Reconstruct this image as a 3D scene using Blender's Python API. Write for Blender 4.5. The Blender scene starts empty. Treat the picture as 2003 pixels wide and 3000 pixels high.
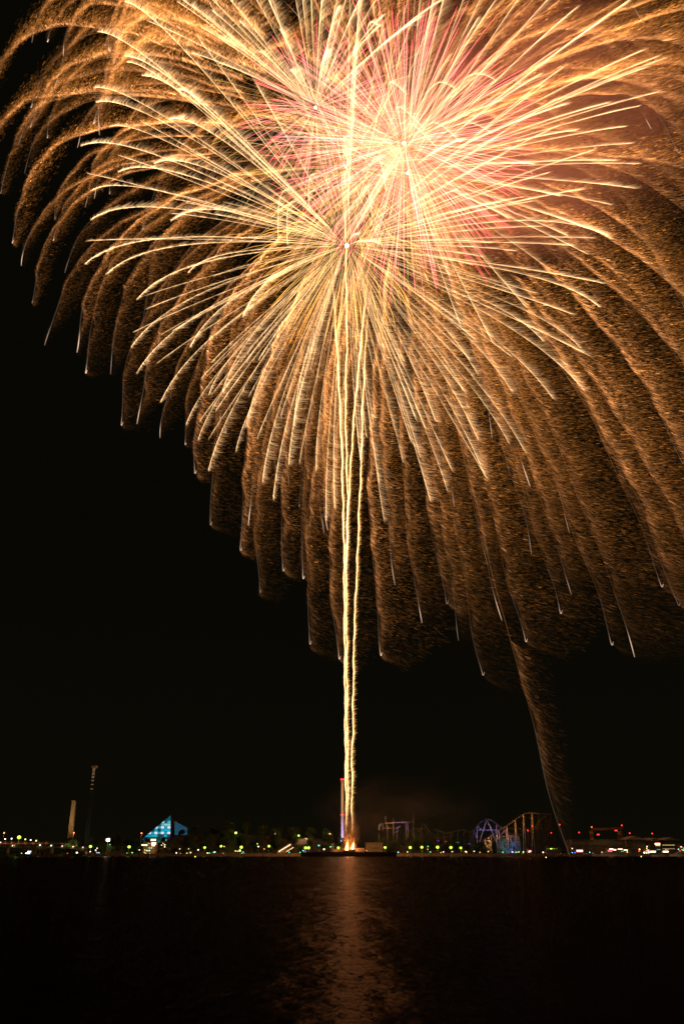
import bpy, math, random
import numpy as np
from mathutils import Vector

random.seed(7)
R = np.random.default_rng(11)
scene = bpy.context.scene
COL = scene.collection

# ------------------------------------------------------------------ camera
F = 2385.0
CX, CY = 1001.5, 1500.0
PITCH = math.atan(995.0 / F)
CAM_H = 5.0
SP, CP = math.sin(PITCH), math.cos(PITCH)
cam_d = bpy.data.cameras.new("camera")
cam_d.sensor_fit = 'VERTICAL'
cam_d.sensor_height = 36.0
cam_d.lens = 36.0 * F / 3000.0
cam_d.clip_start = 0.5
cam_d.clip_end = 30000
cam = bpy.data.objects.new("camera", cam_d)
cam.location = (0, 0, CAM_H)
cam.rotation_euler = (math.pi / 2 + PITCH, 0, 0)
COL.objects.link(cam)
scene.camera = cam

# ------------------------------------------------------------------ world, exposure
w = bpy.data.worlds.new("World")
scene.world = w
w.use_nodes = True
nt = w.node_tree
bg = nt.nodes["Background"]
tc = nt.nodes.new("ShaderNodeTexCoord")
sx = nt.nodes.new("ShaderNodeSeparateXYZ")
rp = nt.nodes.new("ShaderNodeValToRGB")
nt.links.new(tc.outputs["Generated"], sx.inputs[0])
nt.links.new(sx.outputs["Z"], rp.inputs[0])
rp.color_ramp.elements[0].position = 0.0
rp.color_ramp.elements[0].color = (0.0036, 0.0030, 0.0014, 1)
rp.color_ramp.elements[1].position = 0.35
rp.color_ramp.elements[1].color = (0.0022, 0.0020, 0.0009, 1)
nt.links.new(rp.outputs[0], bg.inputs[0])
bg.inputs[1].default_value = 1.0
scene.view_settings.view_transform = 'Standard'
scene.view_settings.look = 'None'
scene.view_settings.exposure = 0
scene.view_settings.gamma = 1
cy = scene.cycles
cy.max_bounces = 4
cy.diffuse_bounces = 1
cy.glossy_bounces = 2
cy.transmission_bounces = 2
cy.volume_bounces = 0
cy.transparent_max_bounces = 400
cy.sample_clamp_indirect = 4.0
cy.caustics_reflective = False
cy.caustics_refractive = False
cy.use_adaptive_sampling = True
cy.adaptive_threshold = 0.02
cy.use_denoising = True
cy.denoiser = 'OPENIMAGEDENOISE'
cy.denoising_input_passes = 'RGB'
cy.volume_step_rate = 4.0
cy.volume_max_steps = 64


# ------------------------------------------------------------------ helpers
def at(px, py, Y):
    """World point seen at pixel (px, py) of the photograph, Y metres out."""
    u = (px - CX) / F
    v = (CY - py) / F
    y = CP - v * SP
    k = Y / y
    return np.array([u * k, Y, CAM_H + (SP + v * CP) * k])


def xat(px, Y, z=5.0):
    """World x of something that stands at column px, Y metres out, at height z."""
    fwd = Y * CP + (z - CAM_H) * SP
    return (px - CX) / F * fwd


def zat(py, Y):
    return at(CX, py, Y)[2]


def proj(P):
    P = np.asarray(P, float)
    fw = P[..., 1] * CP + (P[..., 2] - CAM_H) * SP
    up = -P[..., 1] * SP + (P[..., 2] - CAM_H) * CP
    return np.stack([CX + F * P[..., 0] / fw, CY - F * up / fw], -1)


def tag(o, label=None, cat=None, group=None, kind=None):
    if label: o["label"] = label
    if cat: o["category"] = cat
    if group: o["group"] = group
    if kind: o["kind"] = kind
    return o


def empty(name, loc=(0, 0, 0)):
    o = bpy.data.objects.new(name, None)
    o.location = loc
    o.empty_display_size = 1
    COL.objects.link(o)
    return o


def link(name, me, mat, parent=None, loc=None):
    o = bpy.data.objects.new(name, me)
    if mat is not None and not me.materials:
        me.materials.append(mat)
    COL.objects.link(o)
    if parent is not None:
        o.parent = parent
    if loc is not None:
        o.location = loc
    return o


class MB:
    """Collects boxes, bars, rings into one mesh."""
    def __init__(self):
        self.v = []; self.f = []

    def add(self, vs, fs):
        n = len(self.v)
        self.v += [tuple(map(float, p)) for p in vs]
        self.f += [tuple(i + n for i in f) for f in fs]
        return self

    def box(self, x0, x1, y0, y1, z0, z1):
        return self.add([(x0, y0, z0), (x1, y0, z0), (x1, y1, z0), (x0, y1, z0),
                         (x0, y0, z1), (x1, y0, z1), (x1, y1, z1), (x0, y1, z1)],
                        [(0, 3, 2, 1), (4, 5, 6, 7), (0, 1, 5, 4), (1, 2, 6, 5), (2, 3, 7, 6), (3, 0, 4, 7)])

    def bar(self, a, b, r, n=6, r2=None):
        a = Vector(a); b = Vector(b)
        d = (b - a).normalized()
        s = d.cross(Vector((0, 0, 1)))
        if s.length < 1e-3: s = Vector((1, 0, 0))
        s.normalize(); t = d.cross(s)
        r2 = r if r2 is None else r2
        vs = []
        for p, q in ((a, r), (b, r2)):
            for i in range(n):
                an = 2 * math.pi * (i + .5) / n
                vs.append(p + s * math.cos(an) * q + t * math.sin(an) * q)
        fs = [(i, (i + 1) % n, n + (i + 1) % n, n + i) for i in range(n)]
        fs += [tuple(range(n - 1, -1, -1)), tuple(range(n, 2 * n))]
        return self.add(vs, fs)

    def poly(self, pts, r, n=6):
        for a, b in zip(pts[:-1], pts[1:]):
            self.bar(a, b, r, n)
        return self

    def ball(self, c, r, sz=1.0, nu=10, nv=6):
        vs = [(c[0], c[1], c[2] - r * sz)]
        for j in range(1, nv):
            th = math.pi * j / nv
            for i in range(nu):
                ph = 2 * math.pi * i / nu
                vs.append((c[0] + r * math.sin(th) * math.cos(ph), c[1] + r * math.sin(th) * math.sin(ph), c[2] - r * sz * math.cos(th)))
        vs.append((c[0], c[1], c[2] + r * sz))
        fs = [(0, 1 + (i + 1) % nu, 1 + i) for i in range(nu)]
        for j in range(nv - 2):
            a = 1 + j * nu; b = a + nu
            fs += [(a + i, a + (i + 1) % nu, b + (i + 1) % nu, b + i) for i in range(nu)]
        a = 1 + (nv - 2) * nu; L = len(vs) - 1
        fs += [(a + i, a + (i + 1) % nu, L) for i in range(nu)]
        return self.add(vs, fs)

    def mesh(self, name):
        me = bpy.data.meshes.new(name)
        me.from_pydata(self.v, [], self.f)
        me.update()
        return me

    def build(self, name, mat, parent=None):
        return link(name, self.mesh(name), mat, parent)


def pmat(name, col, rough=0.7, metal=0.0, noise=0.25, scale=0.3, spec=0.3):
    m = bpy.data.materials.new(name); m.use_nodes = True
    n = m.node_tree; b = n.nodes["Principled BSDF"]
    t = n.nodes.new("ShaderNodeTexNoise"); t.inputs["Scale"].default_value = scale
    t.inputs["Detail"].default_value = 6
    g = n.nodes.new("ShaderNodeTexCoord"); n.links.new(g.outputs["Object"], t.inputs["Vector"])
    r = n.nodes.new("ShaderNodeMix"); r.data_type = 'RGBA'
    r.inputs[6].default_value = (*[c * (1 - noise) for c in col], 1)
    r.inputs[7].default_value = (*[min(1, c * (1 + noise)) for c in col], 1)
    n.links.new(t.outputs["Fac"], r.inputs[0]); n.links.new(r.outputs[2], b.inputs["Base Color"])
    b.inputs["Roughness"].default_value = rough
    b.inputs["Metallic"].default_value = metal
    b.inputs["Specular IOR Level"].default_value = spec
    return m


EM = {}
def emat(col, strength):
    key = (tuple(col), strength)
    if key in EM: return EM[key]
    m = bpy.data.materials.new("lit"); m.use_nodes = True
    n = m.node_tree; n.nodes.clear()
    e = n.nodes.new("ShaderNodeEmission"); e.inputs[0].default_value = (*col, 1); e.inputs[1].default_value = strength
    o = n.nodes.new("ShaderNodeOutputMaterial"); n.links.new(e.outputs[0], o.inputs[0])
    EM[key] = m
    return m


# glowing spark matter: gives off its own light and lets what is behind shine through
def spark_material():
    m = bpy.data.materials.new("glowing_sparks"); m.use_nodes = True
    n = m.node_tree; n.nodes.clear()
    a = n.nodes.new("ShaderNodeAttribute"); a.attribute_name = "glow"
    e = n.nodes.new("ShaderNodeEmission"); n.links.new(a.outputs["Color"], e.inputs[0])
    t = n.nodes.new("ShaderNodeBsdfTransparent")
    s = n.nodes.new("ShaderNodeAddShader"); n.links.new(e.outputs[0], s.inputs[0]); n.links.new(t.outputs[0], s.inputs[1])
    o = n.nodes.new("ShaderNodeOutputMaterial"); n.links.new(s.outputs[0], o.inputs[0])
    m.cycles.emission_sampling = 'NONE'
    return m


SPARK = spark_material()


class Streaks:
    """Batches of tapering tubes; P (N,K,3), r (N,K), c (N,K,3)."""
    def __init__(self):
        self.V = []; self.Q = []; self.C = []; self.n = 0

    def add(self, P, r, c, sides=3):
        P = np.asarray(P, float)
        if P.ndim == 2: P = P[None]
        N, K, _ = P.shape
        if N == 0: return self
        r = np.broadcast_to(np.asarray(r, float), (N, K))
        c = np.broadcast_to(np.asarray(c, float), (N, K, 3))
        T = np.gradient(P, axis=1)
        T /= np.linalg.norm(T, axis=2, keepdims=True) + 1e-9
        ref = np.where(np.abs(T[..., 2:3]) > 0.9, np.array([1., 0, 0]), np.array([0, 0, 1.]))
        ref = np.broadcast_to(ref[:, :1], ref.shape)
        S = np.cross(T, ref); S /= np.linalg.norm(S, axis=2, keepdims=True) + 1e-9
        U = np.cross(T, S)
        ang = 2 * np.pi * np.arange(sides) / sides + 0.4
        V = P[:, :, None] + r[:, :, None, None] * (np.cos(ang)[:, None] * S[:, :, None] + np.sin(ang)[:, None] * U[:, :, None])
        C = np.broadcast_to(c[:, :, None], V.shape)
        base = (np.arange(N)[:, None, None] * K + np.arange(K - 1)[None, :, None]) * sides
        i = np.arange(sides)[None, None]; j = (i + 1) % sides
        q = np.stack([base + i, base + j, base + sides + j, base + sides + i], -1).reshape(-1, 4) + self.n
        self.V.append(V.reshape(-1, 3)); self.C.append(C.reshape(-1, 3)); self.Q.append(q)
        self.n += N * K * sides
        return self

    def build(self, name, parent=None, mat=None):
        V = np.concatenate(self.V).astype(np.float32); C = np.concatenate(self.C).astype(np.float32); Q = np.concatenate(self.Q).astype(np.int32)
        me = bpy.data.meshes.new(name)
        me.vertices.add(len(V)); me.vertices.foreach_set("co", V.ravel())
        me.loops.add(Q.size); me.loops.foreach_set("vertex_index", Q.ravel())
        me.polygons.add(len(Q)); me.polygons.foreach_set("loop_start", np.arange(0, Q.size, 4, dtype=np.int32))
        me.update(calc_edges=False)
        at_ = me.attributes.new("glow", 'FLOAT_COLOR', 'POINT')
        at_.data.foreach_set("color", np.concatenate([C, np.ones((len(C), 1), np.float32)], 1).ravel())
        o = link(name, me, mat or SPARK, parent)
        return o


# ------------------------------------------------------------------ the air and the ballistics of sparks
S_FALL = 3.0
WIND = S_FALL * np.array([1.40, -1.75, -1.0])     # drift of a burning ember: wind plus its slow fall
CENTRE_Y = 950.0


def star_path(C, tip, T, k, vT, n):
    """Linear-drag flight from C that ends at tip after T seconds; n samples."""
    e = 1 - math.exp(-k * T)
    v0 = (tip - C - vT * (T - e / k)) * k / e
    t = np.linspace(0, T, n)[:, None]
    P = C + (v0 - vT) * (1 - np.exp(-k * t)) / k + vT * t
    V = (v0 - vT) * np.exp(-k * t) + vT
    return t[:, 0], P, V


def wobble(P, amp, lam):
    """Turbulence: a smooth displacement field."""
    x, y, z = P[..., 0] / lam, P[..., 1] / lam, P[..., 2] / lam
    return amp * np.stack([np.sin(z * 1.7 + y) + .5 * np.sin(3.1 * z + 2 * x),
                           np.sin(x * 1.3 + z), .6 * np.sin(1.9 * x + y * .7) + .4 * np.sin(2.7 * z + 1.3 * x)], -1)


GOLD = np.array([1.0, 0.335, 0.056])
GOLDW = np.array([1.0, 0.38, 0.12])
CREAM = np.array([1.0, 0.59, 0.26])


def tip_on_shell(px, py, Cp, Rm, Y0=None, side=None):
    """A point at pixel (px,py) that lies on a sphere of radius Rm around Cp (as near as the sight line allows)."""
    d = at(px, py, 1000.) - np.array([0, 0, CAM_H]); d /= np.linalg.norm(d)
    o = np.array([0, 0, CAM_H])
    b = np.dot(Cp - o, d); q = o + d * b
    dist = np.linalg.norm(q - Cp)
    if dist >= Rm: return q
    h = math.sqrt(Rm * Rm - dist * dist)
    if side is None: side = 1 if R.random() < .5 else -1
    return q + d * h * side


# ------------------------------------------------------------------ gold willow shells
def willow_star(parent, C, tip, T=9.0, k=0.48, vT=(5, -4, -41.), dens=1.0, bright=1.0, life=1.0, hook=None, start=0.12, tipglow=1.0, name="star_trail", edge=.20):
    S = Streaks()
    k = k * R.uniform(.82, 1.15); life = life * R.uniform(.7, 1.35)
    t, P, V = star_path(C, tip, T, k, np.array(vT, float) * R.uniform(.85, 1.15), 90)
    P = P + wobble(P + R.uniform(-60, 60, 3), 2.2, 60.) * np.linspace(0, 1, 90)[:, None]
    # a burnt-out star turns with the wind at the very end
    hk = hook if hook is not None else R.random() < .6
    if hk:
        n2 = 8
        tt = np.linspace(0, 1, n2 + 1)[1:, None]
        vend = V[-1]; ext = P[-1] + vend * tt * .35 + (WIND * 1.5 - vend) * (tt ** 2) * .38
        P = np.concatenate([P, ext]); V = np.concatenate([V, vend + (WIND * 1.5 - vend) * tt]); t = np.concatenate([t, T + tt[:, 0] * .6])
    n = len(P)
    star_b = R.choice([.45, .7, .9, 1.1, 1.35, 1.6])
    f = t / t[-1]
    # the star itself: faint gold early, a white point when it burns out
    g = 0.10 * np.clip(1 - f, .25, 1) + R.uniform(.05, .7) * tipglow * np.exp(-((f - .965) / .035) ** 2)
    colr = np.where((f > .8)[:, None], np.array([1., .66, .45]), GOLDW)
    rr = 0.55 + 0.2 * (f < .9)
    S.add(P, rr, colr * g[:, None] * bright)
    # embers
    length = np.linalg.norm(np.diff(P, axis=0), axis=1).sum()
    N = int(length * 15.0 * dens)
    te = start + (1 - start) * R.random(N) ** 1.05
    # age of the ember: crowded at the star, thinning downwind
    L = (33.0 * life) * (0.35 + 0.65 * te)
    age = -np.log(1 - R.random(N) * .985) * L / 2.4
    age = np.where(R.random(N) < edge, age * .07, age)      # the crowded bright leading edge
    # the shutter closes: late embers have had little time to drift, so a curtain narrows to a finger
    keep = age < (1 - te) * L * 2.6 + 1.0
    te, age, L = te[keep], age[keep], L[keep]; N = len(te)
    idx = te * (n - 1); i0 = np.clip(idx.astype(int), 0, n - 2); fr = (idx - i0)[:, None]
    base = P[i0] * (1 - fr) + P[i0 + 1] * fr
    vel = V[i0]
    ke = 1.6
    scat = R.normal(0, 1, (N, 3)) * (0.35 + .9 * np.sqrt(age))[:, None]
    q = base + (vel * .35) * ((1 - np.exp(-ke * age)) / ke)[:, None] * .55 + WIND * age[:, None] + scat
    q = q + wobble(q, 1.6, 22.)
    ln = R.uniform(2.0, 7.0, N) * (1 + .5 * te)
    dirn = WIND / np.linalg.norm(WIND) + R.normal(0, .10, (N, 3))
    young = np.exp(-age * 1.3)[:, None]
    dirn = dirn + young * vel / 60.
    a = q; b = q + dirn * ln[:, None]
    pufa = 1 + .35 * np.sin(te * R.uniform(20, 45) + R.random() * 6) * np.sin(te * 11 + R.random() * 6)
    br = R.gamma(1.2, 1.0, N) * .037 * pufa * star_b * np.exp(-age / (L * .8)) * bright * (2.3 * (1 - te) ** 1.55 + .045) * np.clip((1 - te) * 9, .15, 1)
    br = np.where(R.random(N) < .03, br * 4, br)
    cc = GOLD + (GOLDW - GOLD) * np.exp(-age[:, None] / 2)
    cc = cc * br[:, None]
    c2 = np.stack([cc, cc], 1)
    S.add(np.stack([a, b], 1), 0.40, c2)
    return S.build(name, parent)


# outline tips (pixels) as they hang on the photograph's lower and left edge, with a curtain width
OUT = [(-60, 470, 1), (30, 705, 1), (65, 775, .8), (90, 880, .8), (137, 1005, 1.1), (217, 1030, .8), (246, 1085, 1.1), (316, 1098, .8),
       (352, 1240, 1), (401, 1240, .8), (470, 1285, 1), (540, 1300, .8), (575, 1380, .7), (618, 1530, 1), (710, 1600, .8), (735, 1545, .6),
       (755, 1730, 1.1), (834, 1665, .7), (890, 1690, .7), (905, 1880, 1.5), (985, 1920, 1.2), (960, 1555, .7), (1120, 1915, 1.1), (1160, 1715, .6), (1233, 1830, .8),
       (1300, 1760, .8), (1350, 1875, 1.0), (1410, 1965, 1.5), (1465, 1815, .9), (1530, 1875, 1.1), (1635, 1795, .8), (1670, 1740, .7), (1790, 1880, 1.5),
       (1860, 1925, 1.5), (1935, 1710, .8), (1985, 1765, 1.), (2050, 1700, 1.), (2090, 1560, 1.), (2150, 1350, 1.), (2160, 1100, 1.), (2200, 850, 1.), (2230, 600, 1.2), (2240, 350, 1.2), (2200, 120, 1.2), (2120, -60, 1.2), (1980, -160, 1.2), (1820, -200, 1.2), (2000, 900, 1.), (2040, 480, 1.), (1960, 250, 1.), (1900, 60, 1.),
       (-40, 330, .9), (0, 560, .8), (90, 120, .7), (140, 120, .6), (186, 160, .6), (87, 375, .7), (160, 255, .7), (330, 175, .7), (315, 140, .7),
       (65, 425, .7), (140, 405, .7), (220, 430, .7), (280, 365, .8), (285, 395, .7), (247, 605, .8), (160, 700, .8), (160, 640, .5), (310, 135, .6)]

CA = at(1170, 440, CENTRE_Y)
willowA = empty("willow_firework_burst", CA)
tag(willowA, "huge golden willow firework whose ember curtains fall across the whole upper sky", "firework")


def local(parent):
    """parts are modelled in world metres: give the parent an inverse offset"""
    off = -np.array(parent.location)
    for c in parent.children:
        c.location = off


TIPS = []
for px, py, wd in OUT:
    tip = tip_on_shell(px, py, CA + np.array([30., -20, -170]), 560)
    willow_star(willowA, CA, tip, T=9.0 * R.uniform(.93, 1.05), life=.85 * wd, dens=1.0 * wd ** .5, start=.16, bright=.9 if px < 1300 else .62, edge=.2 if px < 1300 else .08)

# the stray star that falls almost to the water on the right
tail_tip = at(1665, 2514, 900)
willow_star(willowA, CA, tail_tip, T=14.5, k=.48, vT=(8, -2, -46.), life=.32, dens=.22, start=.66, hook=False, tipglow=0., bright=.85)

# the rest of the shell: stars all round the sphere, most of them in front of or behind the middle
willowB = empty("willow_firework_burst", CA)
tag(willowB, "inner golden willow firework filling the middle of the glow with short white star ends", "firework")
cnt = 0
fib = 76
for i in range(fib):
    zz = 1 - 2 * (i + .5) / fib
    ph = i * 2.399963 + R.normal(0, .15)
    s = math.sqrt(1 - zz * zz)
    d = np.array([s * math.cos(ph), zz, s * math.sin(ph)]) + R.normal(0, .08, 3)
    d /= np.linalg.norm(d)
    tip = CA + np.array([30, -20, -170.]) + d * 575 * R.uniform(.80, 1.0)
    pp = proj(tip)
    # keep the outline of the photograph: pull stars in that would hang beyond it at the lower left
    for _ in range(30):
        pp = proj(tip)
        if pp[0] < 1000 and pp[1] > 620 + (pp[0]) * 1.02 + 0: tip = CA + (tip - CA) * .94
        else: break
    willow_star(willowB, CA, tip, T=9.0 * R.uniform(.85, 1.05), life=1.05, dens=.9, start=.05, bright=.7, tipglow=R.choice([.3, .9, .9]), edge=.18 if pp[0] < 1200 else .05)

# ------------------------------------------------------------------ feathered white-gold shells
def feather_star(parent, C, tip, g0=.16, T=3.6, k=.55, vT=(4, -3, -17.8), bright=1.0, hair=1.0, r=.62, col=None, start=.04, name="feather_trail", dens=1.0):
    S = Streaks()
    col = CREAM if col is None else col
    t, P, V = star_path(C, tip, T, k, np.array(vT, float), 60)
    f = np.linspace(0, 1, 60)
    i_s = int(start * 60)
    g = (g0 + (.46 - g0) * np.clip(f / .35, 0, 1) + 0.6 * f ** 1.5) * np.clip((1.001 - f) * 14, .3, 1) * bright
    S.add(P[i_s:], r * (1 - .25 * f[i_s:]), (col * g[:, None] * (1 + .25 * f[:, None] * np.array([0, .3, .9])))[i_s:])
    length = np.linalg.norm(np.diff(P, axis=0), axis=1).sum()
    N = int(length / 1.0 * dens)
    te = np.sort(start + .04 + (0.945 - start) * R.random(N) ** .8)
    idx = te * 59; i0 = np.clip(idx.astype(int), 0, 58); fr = (idx - i0)[:, None]
    base = P[i0] * (1 - fr) + P[i0 + 1] * fr
    vel = V[i0]
    clump = .55 + .45 * np.sin(te * R.uniform(40, 90) + R.random() * 6) * np.sin(te * 23 + R.random() * 6)
    life = 5.0 * hair * (1 - te) ** .35 * (.4 + .6 * R.random(N)) * (.45 + .55 * clump) + .25
    K = 5
    tau = np.linspace(0, 1, K)[None] * life[:, None]
    ke = 2.3
    push = vel * .22 + R.normal(0, 2.2, (N, 3))
    q = base[:, None] + push[:, None] * ((1 - np.exp(-ke * tau)) / ke)[..., None] + (WIND * 1.25)[None, None] * (tau - (1 - np.exp(-ke * tau)) / ke)[..., None]
    hb = bright * (.10 + .12 * te) * (.5 + R.random(N))
    fade = np.linspace(1, .25, K)
    hc = (hb[:, None] * fade)[..., None] * col * np.array([1, .95, .95])
    S.add(q, .40, hc)
    return S.build(name, parent)


def ray_set(parent, C, dirs, Rm, cols, name, sag=.06, r=.42, start=.05, bright=1.0, wfac=0.0):
    """Straight thin star tracks of a peony: each a tube of its own, grouped by colour into one part each."""
    n = len(dirs)
    f = np.linspace(0, 1, 9)
    Rm = np.broadcast_to(Rm, (n,))
    prog = start + (1 - start) * f
    P = C + dirs[:, None] * (Rm[:, None] * (1 - np.exp(-1.6 * prog)) / (1 - math.exp(-1.6)))[..., None]
    P[..., 2] -= sag * Rm[:, None] * prog ** 2
    P += (np.array([1.4, -1.75, 0.]) * wfac)[None, None] * (Rm[:, None] * prog ** 2)[..., None]
    g = bright * np.interp(f, [0, .3, .75, .95, 1], [.10, .38, 1, .9, .25])
    b = R.uniform(.5, 1.3, n)
    c = cols(f)[None] * (g[:, None] * b[:, None, None])
    Q = Streaks().add(P, r, c)
    return Q.build(name, parent)


def sphere_dirs(n, jitter=.12):
    i = np.arange(n) + .5
    z = 1 - 2 * i / n; ph = i * 2.399963
    s = np.sqrt(1 - z * z)
    d = np.stack([s * np.cos(ph), z, s * np.sin(ph)], -1) + R.normal(0, jitter, (n, 3))
    return d / np.linalg.norm(d, axis=1, keepdims=True)


CW1 = at(1015, 720, CENTRE_Y)
w1 = empty("feather_firework_burst", CW1)
tag(w1, "cream feathered firework burst low in the cluster, its barbed trails arching left and down", "firework")
TIPS1 = [(285, 93), (365, 5), (365, 165), (370, 182), (275, 258), (280, 300), (320, 372), (236, 428), (345, 505), (265, 560), (265, 645),
         (500, 648), (248, 775), (310, 806), (495, 350), (415, 222), (520, 262), (450, 480), (400, 880), (383, 1020), (400, 1095), (555, 1020),
         (550, 800), (710, 930), (545, 1245), (580, 1290), (610, 1380), (768, 1415), (800, 1465), (845, 1365), (925, 1380), (955, 1525),
         (980, 1490), (690, 1325), (650, 1150), (1055, 1345), (1110, 1415), (1125, 1530), (1180, 1355), (1260, 1470), (1310, 1440),
         (1275, 1235), (1400, 1290), (1420, 1395), (1355, 1145), (1540, 1330), (1500, 1150), (1490, 1300), (1620, 1170), (1590, 1000),
         (1710, 1145), (1700, 1020), (1755, 900), (1790, 700), (1400, 1100), (1230, 1340), (860, 1250), (720, 1250), (610, 1160), (470, 1180)]
for px, py in TIPS1:
    tip = tip_on_shell(px, py, CW1 + np.array([6, -6, -25.]), 430)
    far = math.hypot(px - 1015, py - 720)
    b = (.55 if px > 1050 else .8) * (.72 if py > 1000 else 1.)
    feather_star(w1, CW1, tip, g0=.75, bright=b * R.uniform(.75, 1.1), hair=R.uniform(.8, 1.25), T=3.8 + far / 800., r=.45 if py < 1000 else .36, k=.58, vT=(3, -3, -23.))

CW2 = at(1190, 505, 1020)
w2 = empty("feather_firework_burst", CW2)
tag(w2, "pale brush-like firework burst throwing long straight streaks to the right edge", "firework")
TIPS2 = [(1925, 165), (1882, 147), (1952, 168), (1925, 270), (1897, 195), (1872, 310), (1870, 480), (1862, 552), (1800, 470), (1780, 690),
         (1640, 575), (1590, 775), (1830, 370), (1850, 420), (1790, 600), (1655, 305), (1450, 235), (1635, 140), (1800, 225), (1785, 300),
         (1690, 380), (1700, 660), (1720, 745), (1660, 690), (1585, 215), (1330, 262), (1188, 272), (1760, 60), (1690, 20), (1640, -40), (1560, -60), (1450, -90),
         (1330, -120), (1250, -160), (1840, 5), (1900, -40), (1490, 640), (1540, 900), (1440, 1000), (1350, 960), (1560, 480), (1350, 410),
         (1400, 50), (1500, 110), (1280, -60), (1380, -60)]
for px, py in TIPS2:
    tip = tip_on_shell(px, py, CW2 + np.array([6, -6, -15.]), 400)
    feather_star(w2, CW2, tip, g0=.05, bright=.38 * R.uniform(.55, 1.15), hair=R.uniform(.7, 1.1), T=2.8, r=.5, vT=(5, -3, -14), dens=1.0, start=.09)

for px, py, T_, k_, rr_ in [(842, 722, 6, 1.1, .95), (815, 712, 6, 1.0, .8), (1018, 492, 5, 1.1, .8), (905, 610, 5, 1.0, .7), (1130, 560, 5, 1.1, .9), (1090, 640, 5, 1.2, .7)]:
    feather_star(w1, CW1, tip_on_shell(px, py, CW1 + np.array([6, -6, -45.]), 200), bright=.5, hair=.8, T=T_, k=k_, vT=(2, -3, -30.), r=rr_, start=.12)
for px, py, T_, k_, rr_ in [(1188, 273, 5, 1.0, .9), (1112, 77, 5, .8, .9), (1242, 378, 6, 1.1, .95), (1335, 262, 5, .8, .7), (1452, 236, 5, .8, .7), (1350, 418, 6, .9, .9), (1278, 432, 6, 1.1, .9), (1440, 392, 5, .8, .8)]:
    feather_star(w2, CW2, tip_on_shell(px, py, CW2 + np.array([16, -6, -45.]), 200), bright=.5, hair=.8, T=T_, k=k_, vT=(12, -3, -22.), r=rr_, start=.12)
CW3 = at(924, 315, 900)
w3 = empty("feather_firework_burst", CW3)
tag(w3, "cream feathered firework burst at the upper left whose trails leave the top of the picture", "firework")
TIPS3 = [(560, 14), (700, 60), (620, 30), (520, 5), (640, -40), (700, -90), (760, -60), (850, -100), (910, -120), (560, -60), (480, -40), (820, 85),
         (880, -70), (950, -60), (1010, -90), (1085, -60), (1110, 75), (1120, 45), (560, 155), (590, 80), (760, 150), (850, 205), (955, 150), (650, 110),
         (1160, -90), (730, -130), (430, 60), (1060, -140), (990, 20), (640, 185), (1290, 0), (1230, 50)]
for px, py in TIPS3:
    tip = tip_on_shell(px, py, CW3 + np.array([6, -6, -15.]), 300)
    feather_star(w3, CW3, tip, bright=.7 * R.uniform(.7, 1.1), hair=R.uniform(.9, 1.3), T=2.8, r=.55)
# a full round of finer trails out of the low burst
w4 = empty("palm_firework_burst", CW1)
tag(w4, "dense palm firework of thin cream streaks around the lowest bright core", "firework")
for d in sphere_dirs(140, .2):
    if d[2] > .75: continue
    tip = CW1 + d * R.uniform(230, 390) + np.array([6, -6, -18.])
    feather_star(w4, CW1, tip, g0=.8, bright=.48 * R.uniform(.5, 1.2), hair=.9, T=2.4, r=.36, dens=.6, start=.1)


def grad(*stops):
    fs = [s[0] for s in stops]; cs = np.array([s[1] for s in stops])
    return lambda f: np.stack([np.interp(f, fs, cs[:, i]) for i in range(3)], -1)


PINK = grad((0, (1, .55, .32)), (.35, (1, .45, .33)), (.6, (1, .16, .17)), (1, (1, .07, .09)))
YEL = grad((0, (1, .6, .25)), (.5, (1, .75, .22)), (1, (.75, .75, .08)))
AMB = grad((0, (1, .62, .25)), (.6, (1, .5, .10)), (1, (1, .40, .04)))
CRM = grad((0, (1, .64, .32)), (1, (1, .6, .3)))

cores = []
def core_ball(parent, C, r, s=8.0, col=(1, .80, .55)):
    m = MB().ball((0, 0, 0), r, nu=14, nv=9)
    o = m.build("burst_core", emat(col, s), parent)
    o.data.materials[0].cycles.emission_sampling = 'NONE'
    o.location = (0, 0, 0)
    cores.append(o)
    return o


def peony(name, label, px, py, Y, sets, core=3.0):
    C = at(px, py, Y)
    e = empty(name, C)
    tag(e, label, "firework")
    for pname, n, Rm, cols, kw in sets:
        d = sphere_dirs(n, .10)
        for q in np.array_split(np.arange(n), 1):
            ray_set(e, C, d[q], Rm * R.uniform(.82, 1.04, len(q)), cols, pname, **kw)
    local(e)
    if core: core_ball(e, C, core)
    return e


peony("peony_firework_burst", "pink and red peony firework around the brightest core on the right", 1183, 420, 1180,
      [("red_rays", 330, 270, PINK, dict(bright=1.25, sag=.04, r=.6)), ("cream_rays", 90, 330, CRM, dict(bright=.28, sag=.05, r=.45))], 3.4)
peony("peony_firework_burst", "pink peony firework of the small upper left core with yellow-green tips", 924, 315, 980,
      [("pink_rays", 150, 135, PINK, dict(bright=1.1, sag=.05, r=.42)), ("yellow_rays", 46, 190, YEL, dict(bright=.36, sag=.03, r=.42))], 2.2)
peony("peony_firework_burst", "yellow and pink peony firework around the core just below the brightest one", 1193, 507, 1040,
      [("yellow_rays", 110, 180, YEL, dict(bright=.32, sag=.06, r=.42)), ("pink_rays", 150, 225, PINK, dict(bright=.9, sag=.06, r=.42))], 2.2)
peony("peony_firework_burst", "lemon yellow peony firework in the crossing streaks left of the red one", 1013, 490, 960,
      [("yellow_rays", 120, 150, YEL, dict(bright=.40, sag=.06, r=.42)), ("cream_rays", 60, 190, CRM, dict(bright=.3, sag=.05, r=.42))], 1.2)
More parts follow.
